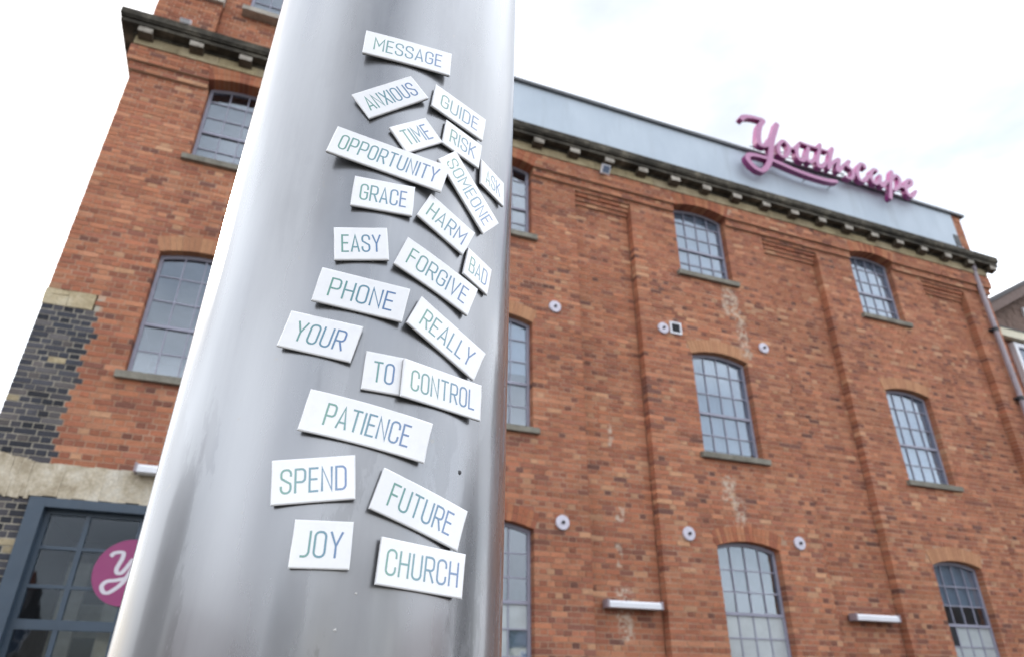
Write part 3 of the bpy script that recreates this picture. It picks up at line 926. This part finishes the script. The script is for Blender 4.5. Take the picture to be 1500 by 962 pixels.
# round shop sticker, inside of the glass
st = empty('window_sticker', (-1.10, Y0 + 0.13, 2.76))
tag(st, 'round magenta sticker with white letter on the dark shop window', 'sticker')
q = MB()
q.prism([(-1.165 + 0.355 * math.cos(2 * math.pi * i / 48), 2.765 + 0.355 * math.sin(2 * math.pi * i / 48)) for i in range(48)], (Y0 + 0.085, Y0 + 0.088))
o = q.build('disc', M_sticker, st); local(o, st.location)
q = MB()
script_strokes(q, [[(-1.380, 2.92), (-1.350, 2.96), (-1.270, 2.97), (-1.260, 2.91), (-1.290, 2.8), (-1.270, 2.75), (-1.220, 2.77), (-1.150, 2.91)],
                   [(-1.080, 2.98), (-1.140, 2.8), (-1.200, 2.65), (-1.300, 2.55), (-1.360, 2.55), (-1.390, 2.61), (-1.350, 2.66), (-1.250, 2.68), (-1.070, 2.74), (-0.940, 2.82)]],
               Y0 + 0.0805, Y0 + 0.0845, 0.045, 0.032, 0)
o = q.build('lettering', [M_stickerwhite, M_stickerwhite], st); local(o, st.location)

# ------------------------------------------------------------------ things fixed to the wall
def wall_plate(x, z, label):
    q = MB(); yy = Y0 - 0.006
    seg = 28
    prof = [(0.0, 0.030), (0.098, 0.030), (0.104, 0.024), (0.104, 0.0)]
    rings = []
    for (r, h) in prof[1:]:
        n = len(q.v)
        for i in range(seg):
            t = 2 * math.pi * i / seg; q.v.append((x + r * math.cos(t), yy - h, z + r * math.sin(t)))
        rings.append(n)
    q.f.append(tuple(rings[0] + i for i in range(seg)))
    for a, b_ in zip(rings[:-1], rings[1:]):
        for i in range(seg):
            j = (i + 1) % seg; q.f.append((a + i, b_ + i, b_ + j, a + j))
    q.c += [(1, 1, 1)] * len(q.f); q.mi += [0] * len(q.f)
    o = q.build('wall_plate', M_plate, fix=True)
    loc = (x, Y0, z); o.data.transform(Matrix.Translation(-Vector(loc))); o.location = loc
    tag(o, label, 'wall plate', 'round iron tie plates on the brick wall')
    bq = MB(); bq.tube((0, -0.065, 0), (0, -0.034, 0), 0.024, seg=6); bq.tube((0, -0.08, 0), (0, -0.064, 0), 0.012, seg=10)
    bq.build('bolt', M_dark, o)
wall_plate(4.10, 7.235, 'round pale tie plate beside the pole between top and middle windows')
wall_plate(6.17, 7.245, 'round pale tie plate touching the square white vent')
wall_plate(8.31, 7.25, 'round pale tie plate above right of the middle arched window')
wall_plate(4.13, 3.735, 'round pale tie plate low beside the pole, above the first wall light')
wall_plate(6.22, 3.745, 'round pale tie plate at left of the lower central arched window')
wall_plate(8.30, 3.755, 'round pale tie plate at right of the lower central arched window')

vent = empty('wall_vent', (6.425, Y0, 7.29))
tag(vent, 'square white plastic vent cover with grey grille beside a round plate', 'vent')
q = MB()
for (a, b_, c, d) in ((-.115, .115, .085, .115), (-.115, .115, -.115, -.085), (-.115, -.085, -.085, .085), (.085, .115, -.085, .085)): q.box(a, b_, -.035, -.004, c, d)
q.build('frame', M_white, vent)
for i in range(6):
    q = MB(); z = -0.07 + i * 0.028
    q.face([(-.085, -.028, z - .012), (.085, -.028, z - .012), (.085, -.010, z + .012), (-.085, -.010, z + .012)])
    q.face([(-.085, -.008, z + .012), (.085, -.008, z + .012), (.085, -.026, z - .012), (-.085, -.026, z - .012)])
    q.build('slat', M_coping, vent)
q = MB(); q.box(-.085, .085, -.007, -.004, -.085, .085); q.build('backing', M_dark, vent)

def floodlight(x, y, z, s, label, tilt):
    t = empty('floodlight', (x, y, z))
    tag(t, label, 'floodlight', 'small floodlights under and on the cornice')
    q = MB(); q.box(-s, s, -0.03, 0.03, -s, s); o = q.build('housing', M_white, t); o.rotation_euler.x = tilt
    q = MB(); q.box(-s * 0.78, s * 0.78, -0.036, -0.0305, -s * 0.78, s * 0.78); p = q.build('lens', M_lens, o)
    q = MB(); q.box(-s * 0.5, s * 0.5, 0.03, 0.16, -0.012, 0.012); q.build('bracket', M_dark, t)
    return t
M_lens = painted('lamp_lens', (0.12, 0.16, 0.24), 0.15)
floodlight(5.12, 8.66, 10.31, 0.085, 'small square floodlight with white rim beneath the cornice, above the first recessed panel', R(30))
floodlight(-2.33, 8.66, 11.0, 0.075, 'tiny pale blue floodlight standing on the tower cornice', R(-40))
q = MB(); q.tube((-2.33, 8.68, 10.82), (-2.33, 8.68, 10.96), 0.012, seg=8)
fl2 = bpy.data.objects['floodlight.001']
o = q.build('stand', M_dark, fl2); local(o, fl2.location)

def batten(x0, x1, z, yw, label):
    t = empty('wall_light', (x0, yw, z))
    tag(t, label, 'wall light', 'long white strip lights fixed to the wall')
    w = x1 - x0
    q = MB(); poly = [(-0.195, -0.045), (-0.195, 0.015), (-0.175, 0.045), (-0.06, 0.055), (-0.05, -0.045)]
    n = 0
    for xx in (0.03, w - 0.03):
        for (y, z_) in poly: q.v.append((xx, y, z_))
    kk = len(poly)
    q.f.append(tuple(range(kk))); q.f.append(tuple(range(2 * kk - 1, kk - 1, -1)))
    for i in range(kk): q.f.append((i, kk + i, kk + (i + 1) % kk, (i + 1) % kk))
    q.c += [(1, 1, 1)] * len(q.f); q.mi += [0] * len(q.f)
    q.build('diffuser', M_white, t, fix=True)
    for xx in (0.0, w - 0.03):
        q = MB(); q.box(xx, xx + 0.03, -0.200, -0.045, -0.05, 0.058); q.build('end_cap', M_pipe, t)
    q = MB(); q.box(0.02, w - 0.02, -0.05, -0.004, -0.03, 0.03); q.build('back_plate', M_dark, t)
batten(4.76, 5.64, 2.70, Y0 + 0.145, 'long white strip light in the recessed panel nearest the pole')
batten(9.12, 10.04, 2.70, Y0 + 0.145, 'long white strip light in the recessed panel farther right, by a pilaster')
batten(-1.345, -0.4, 3.86, Y0 - 0.03, 'white strip light on the cream lintel, partly behind the pole')

dp = empty('downpipe', (14.95, 8.80, 0))
tag(dp, 'mauve grey drainpipe running down the right end of the brick facade', 'drainpipe')
zz = [0.1, 2.26, 3.92, 5.58, 7.24, 8.90, 10.56]
for a, b_ in zip(zz[:-1], zz[1:]):
    q = MB(); q.tube((0, 0, a), (0, 0, b_ - 0.004), 0.055, seg=20, cap=True); q.build('pipe_length', M_pipe, dp, smooth=False)
for a in zz[1:-1]:
    q = MB(); q.tube((0, 0, a - 0.05), (0, 0, a + 0.04), 0.068, seg=20); q.box(-0.11, 0.11, 0.02, 0.095, a - 0.02, a + 0.02); q.build('bracket', M_dark, dp)
q = MB(); q.tube((0, 0, 10.45), (0, 0.0, 10.60), 0.075, seg=16); q.build('outlet', M_pipe, dp)

# ------------------------------------------------------------------ neighbouring house at the right
hs = empty('neighbour_house', (17.3, 10.5, 0))
tag(hs, 'brown gabled house with cream fascia just past the right end of the factory', 'house')
def H(name, q, mm):
    o = q.build(name, mm, hs); local(o, hs.location); return o
q = MB(); q.box(17.6, 25.0, 10.6, 18.0, 0, 10.1); H('wall', q, M_housebrick)
q = MB(); q.prism([(17.6, 10.1), (25.0, 10.1), (25.0, 10.9), (21.3, 12.75), (17.6, 10.75)], (10.55, 17.9)); H('gable', q, M_brown)
for k in range(12):                                 # courses of hung tiles
    z = 10.36 + k * 0.2
    hx0 = 17.62 + max(0, (z - 10.7)) * 1.85; hx1 = 25.0 - max(0, (z - 10.7)) * 1.85
    if hx1 - hx0 < 0.4: break
    xx = hx0
    while xx < min(hx1, 20.9) - 0.2:
        q = MB(); q.box(xx + .004, xx + .196, 10.50 + random.uniform(-.006, .006), 10.545, z, z + 0.194, jit=0.003); H('tile', q, M_brown); xx += 0.2
q = MB()
q.prism([(16.9, 10.28), (21.3, 12.68), (21.3, 12.98), (16.9, 10.56)], (10.12, 10.3)); q.prism([(21.3, 12.68), (25.7, 10.28), (25.7, 10.56), (21.3, 12.98)], (10.12, 10.3)); H('barge_board', q, M_barge)
q = MB()
q.prism([(16.9, 10.57), (21.3, 12.99), (21.3, 13.09), (16.9, 10.67)], (10.08, 18.2)); q.prism([(21.3, 12.99), (25.7, 10.57), (25.7, 10.67), (21.3, 13.09)], (10.08, 18.2)); H('roof', q, M_slate)
q = MB(); q.box(17.6, 25.0, 10.38, 10.6, 10.10, 10.33); H('fascia', q, M_cream)
q = MB(); q.box(17.62, 25.0, 10.36, 10.5, 10.335, 10.37); H('gutter', q, M_dark)
for a in (18.32, 19.6, 20.9):
    q = MB()
    for (u, v) in ((a, a + .12), (a + 1.0, a + 1.12)): q.box(u, v, 10.46, 10.6, 8.2, 10.02)
    q.box(a + .12, a + 1.0, 10.47, 10.6, 9.9, 10.02); q.box(a + .12, a + 1.0, 10.47, 10.6, 8.2, 8.3); q.box(a + .12, a + 1.0, 10.48, 10.58, 9.3, 9.35)
    wo = H('window', q, M_white)
    for (u, v) in ((8.3, 9.3), (9.35, 9.9)):
        p = MB(); p.box(a + .12, a + 1.0, 10.54, 10.55, u, v); o = p.build('pane', M_lens, wo); local(o, hs.location)
q = MB(); q.box(19.25, 20.2, 10.44, 10.6, 10.95, 11.25); q.box(19.35, 19.75, 10.43, 10.439, 11.0, 11.2, mi=1); H('attic_vent', q, [M_white, M_dark])

# ------------------------------------------------------------------ the metal pole
PX, PY, LEAN, PR = math.sin(R(6.3)), math.cos(R(6.3)), 0.0105, 0.237
pole = empty('metal_pole', (PX - LEAN * CAM_Z, PY, 0))
pole.rotation_euler.y = math.atan(LEAN)
tag(pole, 'thick shiny grey metal pole covered with white word magnets in the foreground', 'pole')
q = MB(); seg = 160
levels = [0.02] + [0.25 * i for i in range(1, 21)]
for z in levels:
    for i in range(seg):
        t = 2 * math.pi * i / seg; q.v.append((PR * math.cos(t), PR * math.sin(t), z))
for k in range(len(levels) - 1):
    for i in range(seg):
        j = (i + 1) % seg; q.f.append((k * seg + i, k * seg + j, (k + 1) * seg + j, (k + 1) * seg + i)); q.c.append((1, 1, 1)); q.mi.append(0)
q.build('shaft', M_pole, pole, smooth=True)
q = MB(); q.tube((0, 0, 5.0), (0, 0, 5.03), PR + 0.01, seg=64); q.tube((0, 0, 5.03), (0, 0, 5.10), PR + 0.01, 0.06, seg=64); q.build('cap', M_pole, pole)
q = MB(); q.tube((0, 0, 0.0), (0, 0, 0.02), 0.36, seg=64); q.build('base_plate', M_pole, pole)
for i in range(8):
    t = math.pi * 2 * i / 8; q = MB(); q.tube((0.30 * math.cos(t), 0.30 * math.sin(t), 0.0205), (0.30 * math.cos(t), 0.30 * math.sin(t), 0.05), 0.016, seg=6); q.build('bolt', M_dark, pole)

def pole_frame(th, dz, rot, out):
    """matrix of a point on the shaft: th = turn from the side facing the street (towards +X), dz = metres above eye level"""
    n = Vector((math.sin(th), -math.cos(th), 0)); e = Vector((math.cos(th), math.sin(th), 0)); u = Vector((0, 0, 1))
    X = e * math.cos(rot) + u * math.sin(rot); Y = -e * math.sin(rot) + u * math.cos(rot)
    M_ = Matrix((X, Y, n)).transposed().to_4x4()
    M_.translation = Vector((PX + LEAN * dz, PY, CAM_Z + dz)) + n * (PR + out)
    return M_
inv = (Matrix.Translation(pole.location) @ pole.rotation_euler.to_matrix().to_4x4()).inverted()
def blob(th, dz, r, h, mm, name):
    q = MB(); rings = 4; sg = 10
    for k in range(rings):
        a = math.pi / 2 * k / rings
        for i in range(sg):
            t = 2 * math.pi * i / sg; rr = r * math.cos(a) * random.uniform(0.75, 1.2)
            q.v.append((rr * math.cos(t), rr * math.sin(t), h * math.sin(a) - 0.0006))
    for k in range(rings - 1):
        for i in range(sg): j = (i + 1) % sg; q.f.append((k * sg + i, k * sg + j, (k + 1) * sg + j, (k + 1) * sg + i))
    q.f.append(tuple((rings - 1) * sg + i for i in range(sg)))
    q.c += [(1, 1, 1)] * len(q.f); q.mi += [0] * len(q.f)
    o = q.build(name, mm, pole, smooth=True); o.data.transform(inv @ pole_frame(th, dz, 0, 0.0))
blob(0.52, 0.238, 0.0035, 0.0012, M_dark, 'stud')
for (th, dz, r) in ((-0.05, 0.055, .0018), (0.02, 0.09, .0014), (-0.1, 0.495, .0018), (0.05, 0.60, .0012)):
    blob(th, dz, r, 0.0015, M_gum, 'glue_drip')

# ------------------------------------------------------------------ word magnets
GW, GR = 0.46, 0.20
def arc(cx, cy, r, a0, a1, n=6): return [(cx + r * math.cos(R(a0 + (a1 - a0) * i / n)), cy + r * math.sin(R(a0 + (a1 - a0) * i / n))) for i in range(n + 1)]
W_, r_ = GW, GR
C_ = [(W_, 0.70)] + arc(W_ - r_, 1 - r_, r_, 0, 90) + arc(r_, 1 - r_, r_, 90, 180) + arc(r_, r_, r_, 180, 270) + arc(W_ - r_, r_, r_, 270, 360) + [(W_, 0.30)]
def bowl(y0, y1, w):
    r = min(0.17, (y1 - y0) / 2)
    return [(0, y1)] + arc(w - r, y1 - r, r, 90, 0) + arc(w - r, y0 + r, r, 0, -90) + [(0, y0)]
GLYPH = {
 'A': (0.48, [[(0, 0), (0.24, 1), (0.48, 0)], [(0.075, 0.27), (0.405, 0.27)]]),
 'B': (W_, [[(0, 0), (0, 1)], bowl(0.53, 1, 0.42), bowl(0, 0.53, W_)]),
 'C': (W_, [C_]),
 'D': (W_, [[(0, 0), (0, 1)] + arc(W_ - r_, 1 - r_, r_, 90, 0) + arc(W_ - r_, r_, r_, 0, -90) + [(0, 0)]]),
 'E': (0.38, [[(0.38, 1), (0, 1), (0, 0), (0.38, 0)], [(0, 0.52), (0.34, 0.52)]]),
 'F': (0.38, [[(0.38, 1), (0, 1), (0, 0)], [(0, 0.52), (0.34, 0.52)]]),
 'G': (W_, [C_[:-1] + [(W_, 0.47), (W_ * 0.55, 0.47)]]),
 'H': (W_, [[(0, 0), (0, 1)], [(W_, 0), (W_, 1)], [(0, 0.52), (W_, 0.52)]]),
 'I': (0.0, [[(0, 0), (0, 1)]]),
 'J': (0.32, [[(0, 0)] + arc(0.12, r_, r_, 270, 360) + [(0.32, 1)]]),
 'K': (W_, [[(0, 0), (0, 1)], [(W_, 1), (0, 0.40)], [(0.15, 0.55), (W_, 0)]]),
 'L': (0.36, [[(0, 1), (0, 0), (0.36, 0)]]),
 'M': (0.60, [[(0, 0), (0, 1), (0.30, 0.36), (0.60, 1), (0.60, 0)]]),
 'N': (W_, [[(0, 0), (0, 1), (W_, 0), (W_, 1)]]),
 'O': (W_, [arc(r_, 1 - r_, r_, 90, 180) + arc(r_, r_, r_, 180, 270) + arc(W_ - r_, r_, r_, 270, 360) + arc(W_ - r_, 1 - r_, r_, 0, 90) + [(r_, 1)]]),
 'P': (W_, [[(0, 0), (0, 1)], bowl(0.44, 1, W_)]),
 'R': (W_, [[(0, 0), (0, 1)], bowl(0.46, 1, W_), [(0.24, 0.46), (W_, 0)]]),
 'S': (W_, [[(W_, 0.74)] + arc(W_ - r_, 1 - r_, r_, 0, 90) + arc(r_, 1 - r_, r_, 90, 180) + [(0, 0.72), (0.03, 0.62), (W_ - 0.03, 0.40), (W_, 0.29)] + arc(W_ - r_, r_, r_, 0, -90) + arc(r_, r_, r_, 270, 180) + [(0, 0.27)]]),
 'T': (0.46, [[(0.23, 0), (0.23, 1)], [(0, 1), (0.46, 1)]]),
 'U': (W_, [[(0, 1)] + arc(r_, r_, r_, 180, 270) + arc(W_ - r_, r_, r_, 270, 360) + [(W_, 1)]]),
 'V': (0.48, [[(0, 1), (0.24, 0), (0.48, 1)]]),
 'X': (0.46, [[(0, 0), (0.46, 1)], [(0, 1), (0.46, 0)]]),
 'Y': (0.48, [[(0, 1), (0.24, 0.45), (0.48, 1)], [(0.24, 0.45), (0.24, 0)]]),
}
TILES = [  # word, turn, height above eye, tilt, width, height, bend, share of the width that the word fills
    ('MESSAGE', -0.0551, 0.8876, -0.0179, 0.1376, 0.0505, 0.12, .765),
    ('ANXIOUS', -0.1282, 0.7862, 0.6430, 0.1029, 0.0500, 0.0, .80),
    ('GUIDE', 0.3353, 0.8046, -0.1075, 0.0996, 0.0498, 0.0, .70),
    ('TIME', 0.0563, 0.7232, 0.6683, 0.0664, 0.0480, 0.0, .66),
    ('OPPORTUNITY', -0.0853, 0.6658, -0.2054, 0.1670, 0.0499, 0.0, .85),
    ('RISK', 0.3761, 0.7451, -0.0996, 0.0718, 0.0505, 0.0, .66),
    ('SOMEONE', 0.4542, 0.6622, -0.7117, 0.1265, 0.0500, 0.0, .84),
    ('ASK', 0.6783, 0.7160, 0.0155, 0.0686, 0.0485, 0.0, .60),
    ('GRACE', -0.0908, 0.5993, -0.0097, 0.0833, 0.0506, 0.0, .72),
    ('HARM', 0.3032, 0.5841, -0.3979, 0.0847, 0.0506, 0.0, .76),
    ('EASY', -0.1737, 0.5163, 0.1342, 0.0690, 0.0507, 0.0, .69),
    ('FORGIVE', 0.2751, 0.4945, -0.3272, 0.1221, 0.0510, 0.3, .78),
    ('BAD', 0.5650, 0.5340, -0.1798, 0.0550, 0.0495, 0.0, .68),
    ('PHONE', -0.1330, 0.4401, -0.1412, 0.1130, 0.0496, 0.0, .70),
    ('YOUR', -0.3063, 0.3779, -0.2092, 0.0912, 0.0495, 0.0, .66),
    ('REALLY', 0.3646, 0.4070, -0.4026, 0.1190, 0.0493, 0.0, .74),
    ('TO', 0.0247, 0.3375, -0.0233, 0.0477, 0.0498, 0.0, .50),
    ('CONTROL', 0.3600, 0.3336, -0.0097, 0.1215, 0.0498, 0.0, .79),
    ('PATIENCE', -0.0184, 0.2708, -0.1542, 0.1481, 0.0505, 0.5, .66),
    ('SPEND', -0.2286, 0.2032, 0.1212, 0.0880, 0.0491, 0.0, .77),
    ('FUTURE', 0.2858, 0.1830, -0.2714, 0.1191, 0.0490, 0.3, .70),
    ('JOY', -0.1524, 0.1358, 0.0089, 0.0606, 0.0489, 0.0, .66),
    ('CHURCH', 0.3159, 0.1200, -0.0530, 0.1100, 0.0486, 0.0, .83),
]
def tile_magnet(word, th, dz, rot, w, h, bend, share, idx):
    GAP = 0.0052
    t = empty('word_magnet')
    t.matrix_world = pole_frame(th, dz, rot, GAP)
    kb = bend / PR
    def warp(u, v, z):
        s = u * math.cos(rot) - v * math.sin(rot); tt = u * math.sin(rot) + v * math.cos(rot)
        if kb > 1e-6:
            a = s * kb; ds = math.sin(a) / kb; dn = -(1 - math.cos(a)) / kb
            ds += math.sin(a) * z; dn += math.cos(a) * z - z
        else: ds, dn = s, 0
        return (ds * math.cos(rot) + tt * math.sin(rot), -ds * math.sin(rot) + tt * math.cos(rot), z + dn)
    def plate(name, w, h, z0, z1, bev, mm):
        q = MB()
        us = [-w / 2, -w / 2 + bev] + [(-w / 2 + bev) + (w - 2 * bev) * i / 12 for i in range(1, 12)] + [w / 2 - bev, w / 2]
        vs = [-h / 2, -h / 2 + bev, -h / 6, h / 6, h / 2 - bev, h / 2]
        nu, nv = len(us), len(vs)
        for j, v in enumerate(vs):
            for i, u in enumerate(us):
                rim = i in (0, nu - 1) or j in (0, nv - 1)
                q.v.append(warp(u + (random.uniform(-.0003, .0003) if rim else 0), v, z1 - (bev * 0.55 if rim else 0)))
        for j in range(nv - 1):
            for i in range(nu - 1): q.f.append((j * nu + i, j * nu + i + 1, (j + 1) * nu + i + 1, (j + 1) * nu + i))
        ring = [i for i in range(nu)] + [j * nu + nu - 1 for j in range(1, nv)] + [(nv - 1) * nu + i for i in range(nu - 2, -1, -1)] + [j * nu for j in range(nv - 2, 0, -1)]
        uv = [(us[k_ % nu], vs[k_ // nu]) for k_ in ring]
        b0 = len(q.v)
        for (u, v) in uv: q.v.append(warp(u, v, z0))
        m_ = len(ring)
        for i in range(m_):
            j = (i + 1) % m_; q.f.append((ring[j], ring[i], b0 + i, b0 + j))
        cc = len(q.v); q.v.append(warp(0, 0, z0))
        for i in range(m_): q.f.append((b0 + (i + 1) % m_, b0 + i, cc))
        q.c += [(1, 1, 1)] * len(q.f); q.mi += [0] * len(q.f)
        return q.build(name, mm, t)
    plate('card', w, h, -0.0032, 0.0, 0.0013, M_tile)
    plate('magnet_sheet', w - 0.0012, h - 0.0012, -0.0050, -0.0033, 0.0003, M_magnet)
    # printed word
    cap = 0.0252
    gap = 0.22
    widths = [GLYPH[ch][0] for ch in word]
    total = sum(widths) + gap * (len(word) - 1)
    target = share * w
    sx = min(1.12, max(0.78, target / (total * cap)))
    if sx * total * cap < target: gap += (target / (sx * cap) - total) / max(1, len(word) - 1) * 0.9
    total = sum(widths) + gap * (len(word) - 1)
    q = MB(); x = -total / 2
    sw_ = 0.00235
    x_tot = total * cap * sx
    lay = 0
    for ch in word:
        gw, strokes = GLYPH[ch]
        for st_ in strokes:
            pts = [((x + px) * cap * sx, (py - 0.5) * cap) for (px, py) in st_]
            # drop repeated points
            pp = [pts[0]]
            for p in pts[1:]:
                if math.hypot(p[0] - pp[-1][0], p[1] - pp[-1][1]) > 1e-5: pp.append(p)
            pts = pp; n = len(pts)
            A_, B_ = [], []
            closed = math.hypot(pts[0][0] - pts[-1][0], pts[0][1] - pts[-1][1]) < 1e-5 and n > 6
            for i in range(n):
                p = Vector(pts[i])
                d0 = (p - Vector(pts[i - 1])).normalized() if i > 0 else None
                d1 = (Vector(pts[i + 1]) - p).normalized() if i < n - 1 else None
                if closed and i == 0: d0 = (p - Vector(pts[-2])).normalized()
                if closed and i == n - 1: d1 = (Vector(pts[1]) - p).normalized()
                if d0 is None: d = d1; mit = 1
                elif d1 is None: d = d0; mit = 1
                else:
                    d = (d0 + d1)
                    d = d.normalized() if d.length > 1e-6 else d1
                    mit = 1 / max(0.42, abs(d.dot(d1)))
                ext = 0
                nn = Vector((-d.y, d.x)) * sw_ / 2 * mit
                e = Vector((0, 0))
                if not closed and d0 is None: e = -d1 * sw_ * 0.35
                if not closed and d1 is None: e = d0 * sw_ * 0.35
                A_.append(p + nn + e); B_.append(p - nn + e)
            z = 0.00012 + lay * 0.00003; lay = (lay + 1) % 3
            def colr(xx):
                f = min(1, max(0, xx / x_tot + 0.5))
                c0, c1, c2 = (0.06, 0.26, 0.20), (0.035, 0.19, 0.27), (0.025, 0.12, 0.34)
                if f < 0.5: k_ = f * 2; return tuple(a * (1 - k_) + b_ * k_ for a, b_ in zip(c0, c1))
                k_ = f * 2 - 1; return tuple(a * (1 - k_) + b_ * k_ for a, b_ in zip(c1, c2))
            for i in range(n - 1):
                # long straight runs are cut up so that they follow a bent card
                steps = 1
                for s_ in range(steps):
                    a0, a1, b0, b1 = A_[i], A_[i + 1], B_[i], B_[i + 1]
                    q.face([warp(b0.x, b0.y, z), warp(b1.x, b1.y, z), warp(a1.x, a1.y, z), warp(a0.x, a0.y, z)], colr((a0.x + a1.x) / 2))
        x += gw + gap
    q.build('lettering', M_ink, t)
    return t
PLACE = {
 'MESSAGE': 'topmost on the pole', 'ANXIOUS': 'tilted upward just under the topmost one', 'GUIDE': 'sloping down near the pole top',
 'TIME': 'small and tilted upward above the longest one', 'OPPORTUNITY': 'longest of all, sloping down', 'RISK': 'just below GUIDE on the pole',
 'SOMEONE': 'steeply slanted at the pole right side', 'ASK': 'seen edgewise at the pole right edge', 'GRACE': 'level, under the longest one',
 'HARM': 'sloping down under SOMEONE', 'EASY': 'short and level, above PHONE', 'FORGIVE': 'long and slanted in the middle of the pole',
 'BAD': 'small, near the pole right edge', 'PHONE': 'left of REALLY on the pole', 'YOUR': 'at the left below PHONE',
 'REALLY': 'steeply slanted, above CONTROL', 'TO': 'smallest, butted against CONTROL', 'CONTROL': 'butted against TO',
 'PATIENCE': 'long, above SPEND and FUTURE', 'SPEND': 'above JOY at the left', 'FUTURE': 'slanted, above CHURCH',
 'JOY': 'nearly square, at the bottom left', 'CHURCH': 'lowest at the right of the pole'}
for i, T in enumerate(TILES):
    t = tile_magnet(*T, i)
    tag(t, 'white word magnet reading %s, %s' % (T[0], PLACE[T[0]]), 'word magnet', 'white word magnets on the metal pole')

# ------------------------------------------------------------------ across the street, mirrored in the pole and the glass
def terrace(x0, n, wd, label, eave, ridge, wallm, y0=-36.0, rz=0.0):
    t = empty('terrace_house', (x0, y0, 0)); t.rotation_euler.z = rz
    tag(t, label, 'house', 'houses across the street behind the viewer')
    q = MB(); q.box(0, wd, -8, 0, 0, eave); q.build('wall', wallm, t)
    q = MB()
    for xx in (0, wd):
        for (y, z) in ((0.35, eave), (-4, ridge), (-8.35, eave)): q.v.append((xx, y, z))
    q.f += [(0, 3, 4, 1), (1, 4, 5, 2), (0, 1, 2), (3, 5, 4), (0, 2, 5, 3)]; q.c += [(1, 1, 1)] * 5; q.mi += [0] * 5
    rfo = q.build('roof', M_slate, t)
    q = MB(); q.box(wd - 0.9, wd - 0.1, -4.5, -3.6, ridge - 0.8, ridge + 1.0); q.build('chimney', M_housebrick, rfo)
    for xx in (0.15, 0.62):
        for zz_ in (0.9, eave - 1.9):
            q = MB(); a = wd * xx
            for (u, v, s, e_) in ((a, a + .08, zz_, zz_ + 1.4), (a + 1.12, a + 1.2, zz_, zz_ + 1.4), (a + .08, a + 1.12, zz_, zz_ + .08), (a + .08, a + 1.12, zz_ + 1.32, zz_ + 1.4), (a + .08, a + 1.12, zz_ + .66, zz_ + .72)): q.box(u, v, 0.003, 0.06, s, e_)
            wo = q.build('window', M_white, t)
            p = MB(); p.box(a + .08, a + 1.12, 0.01, 0.03, zz_ + .08, zz_ + 1.32); p.build('pane', M_lens, wo)
spec = [(-26, 7.0, 5.3, 7.6), (-18.9, 6.4, 5.5, 7.9), (-8.0, 8.0, 4.6, 6.6), (0.1, 6.6, 6.2, 8.7), (6.8, 6.6, 6.1, 8.6), (20.0, 9.0, 5.0, 7.4)]
words_ = ['leftmost', 'second', 'lowest', 'tallest', 'fifth', 'widest']
for i, (x0, wd, e_, r_2) in enumerate(spec):
    terrace(x0, i, wd, 'slate roofed brick house across the street, the %s of its row' % words_[i], e_, r_2, [M_greywall, M_cream][i % 3 == 2])
terrace(-19.0, 6, 7.0, 'tall grey house side on at the left end of the yard', 6.3, 8.5, M_greywall, 12.0, R(-90))
terrace(19.0, 7, 6.0, 'grey house side on at the right end of the yard', 5.8, 8.0, M_greywall, -3.0, R(90))

def tree(x, y, h, label):
    t = empty('street_tree', (x, y, 0))
    tag(t, label, 'tree', 'street trees behind the viewer')
    q = MB(); q.tube((0, 0, 0), (0.1, 0, h * 0.4), 0.22, 0.14, 10)
    rnd = random.Random(int(x * 10)); tips = []
    for i in range(12):
        a = rnd.uniform(0, 6.28); l = rnd.uniform(0.25, 0.5) * h; s = rnd.uniform(0.28, 0.42) * h
        p0 = (0.08, 0, s); p1 = (l * 0.55 * math.cos(a), l * 0.55 * math.sin(a), s + l)
        q.tube(p0, p1, 0.08, 0.02, 6); tips.append(p1)
    q.build('trunk', M_bark, t)
    q = MB()
    for tp in tips:
        for k in range(230):
            c = Vector(tp) + Vector((rnd.gauss(0, .55), rnd.gauss(0, .55), rnd.gauss(-.2, .6)))
            d1 = Vector((rnd.uniform(-1, 1), rnd.uniform(-1, 1), rnd.uniform(-1, 1))).normalized() * 0.09
            d2 = d1.orthogonal().normalized() * 0.06
            q.face([c - d1, c + d2, c + d1, c - d2])
    q.build('crown', M_leaf, t)
tree(-17.0, -31, 8.0, 'leafy green tree on the far pavement by the low cream house')
tree(16.5, -31.0, 7.0, 'leafy green tree in the gap between the two right hand houses')

def yard_wall(x, y0_, y1_, h, label):
    t = empty('yard_wall', (x, y0_, 0)); tag(t, label, 'wall', 'yard walls beside the viewer')
    q = MB(); q.box(-0.15, 0.15, 0, y1_ - y0_, 0, h, (0.30, 0.16, 0.11)); q.build('wall', M_brick, t)
    q = MB(); q.box(-0.2, 0.2, 0, y1_ - y0_, h + 0.001, h + 0.08); q.build('coping', M_kerb, t)
yard_wall(-27.0, -34.0, 3.0, 4.3, 'long brick yard wall closing the left side of the yard')
yard_wall(25.0, -34.0, -6.0, 4.0, 'long brick yard wall closing the right side of the yard')
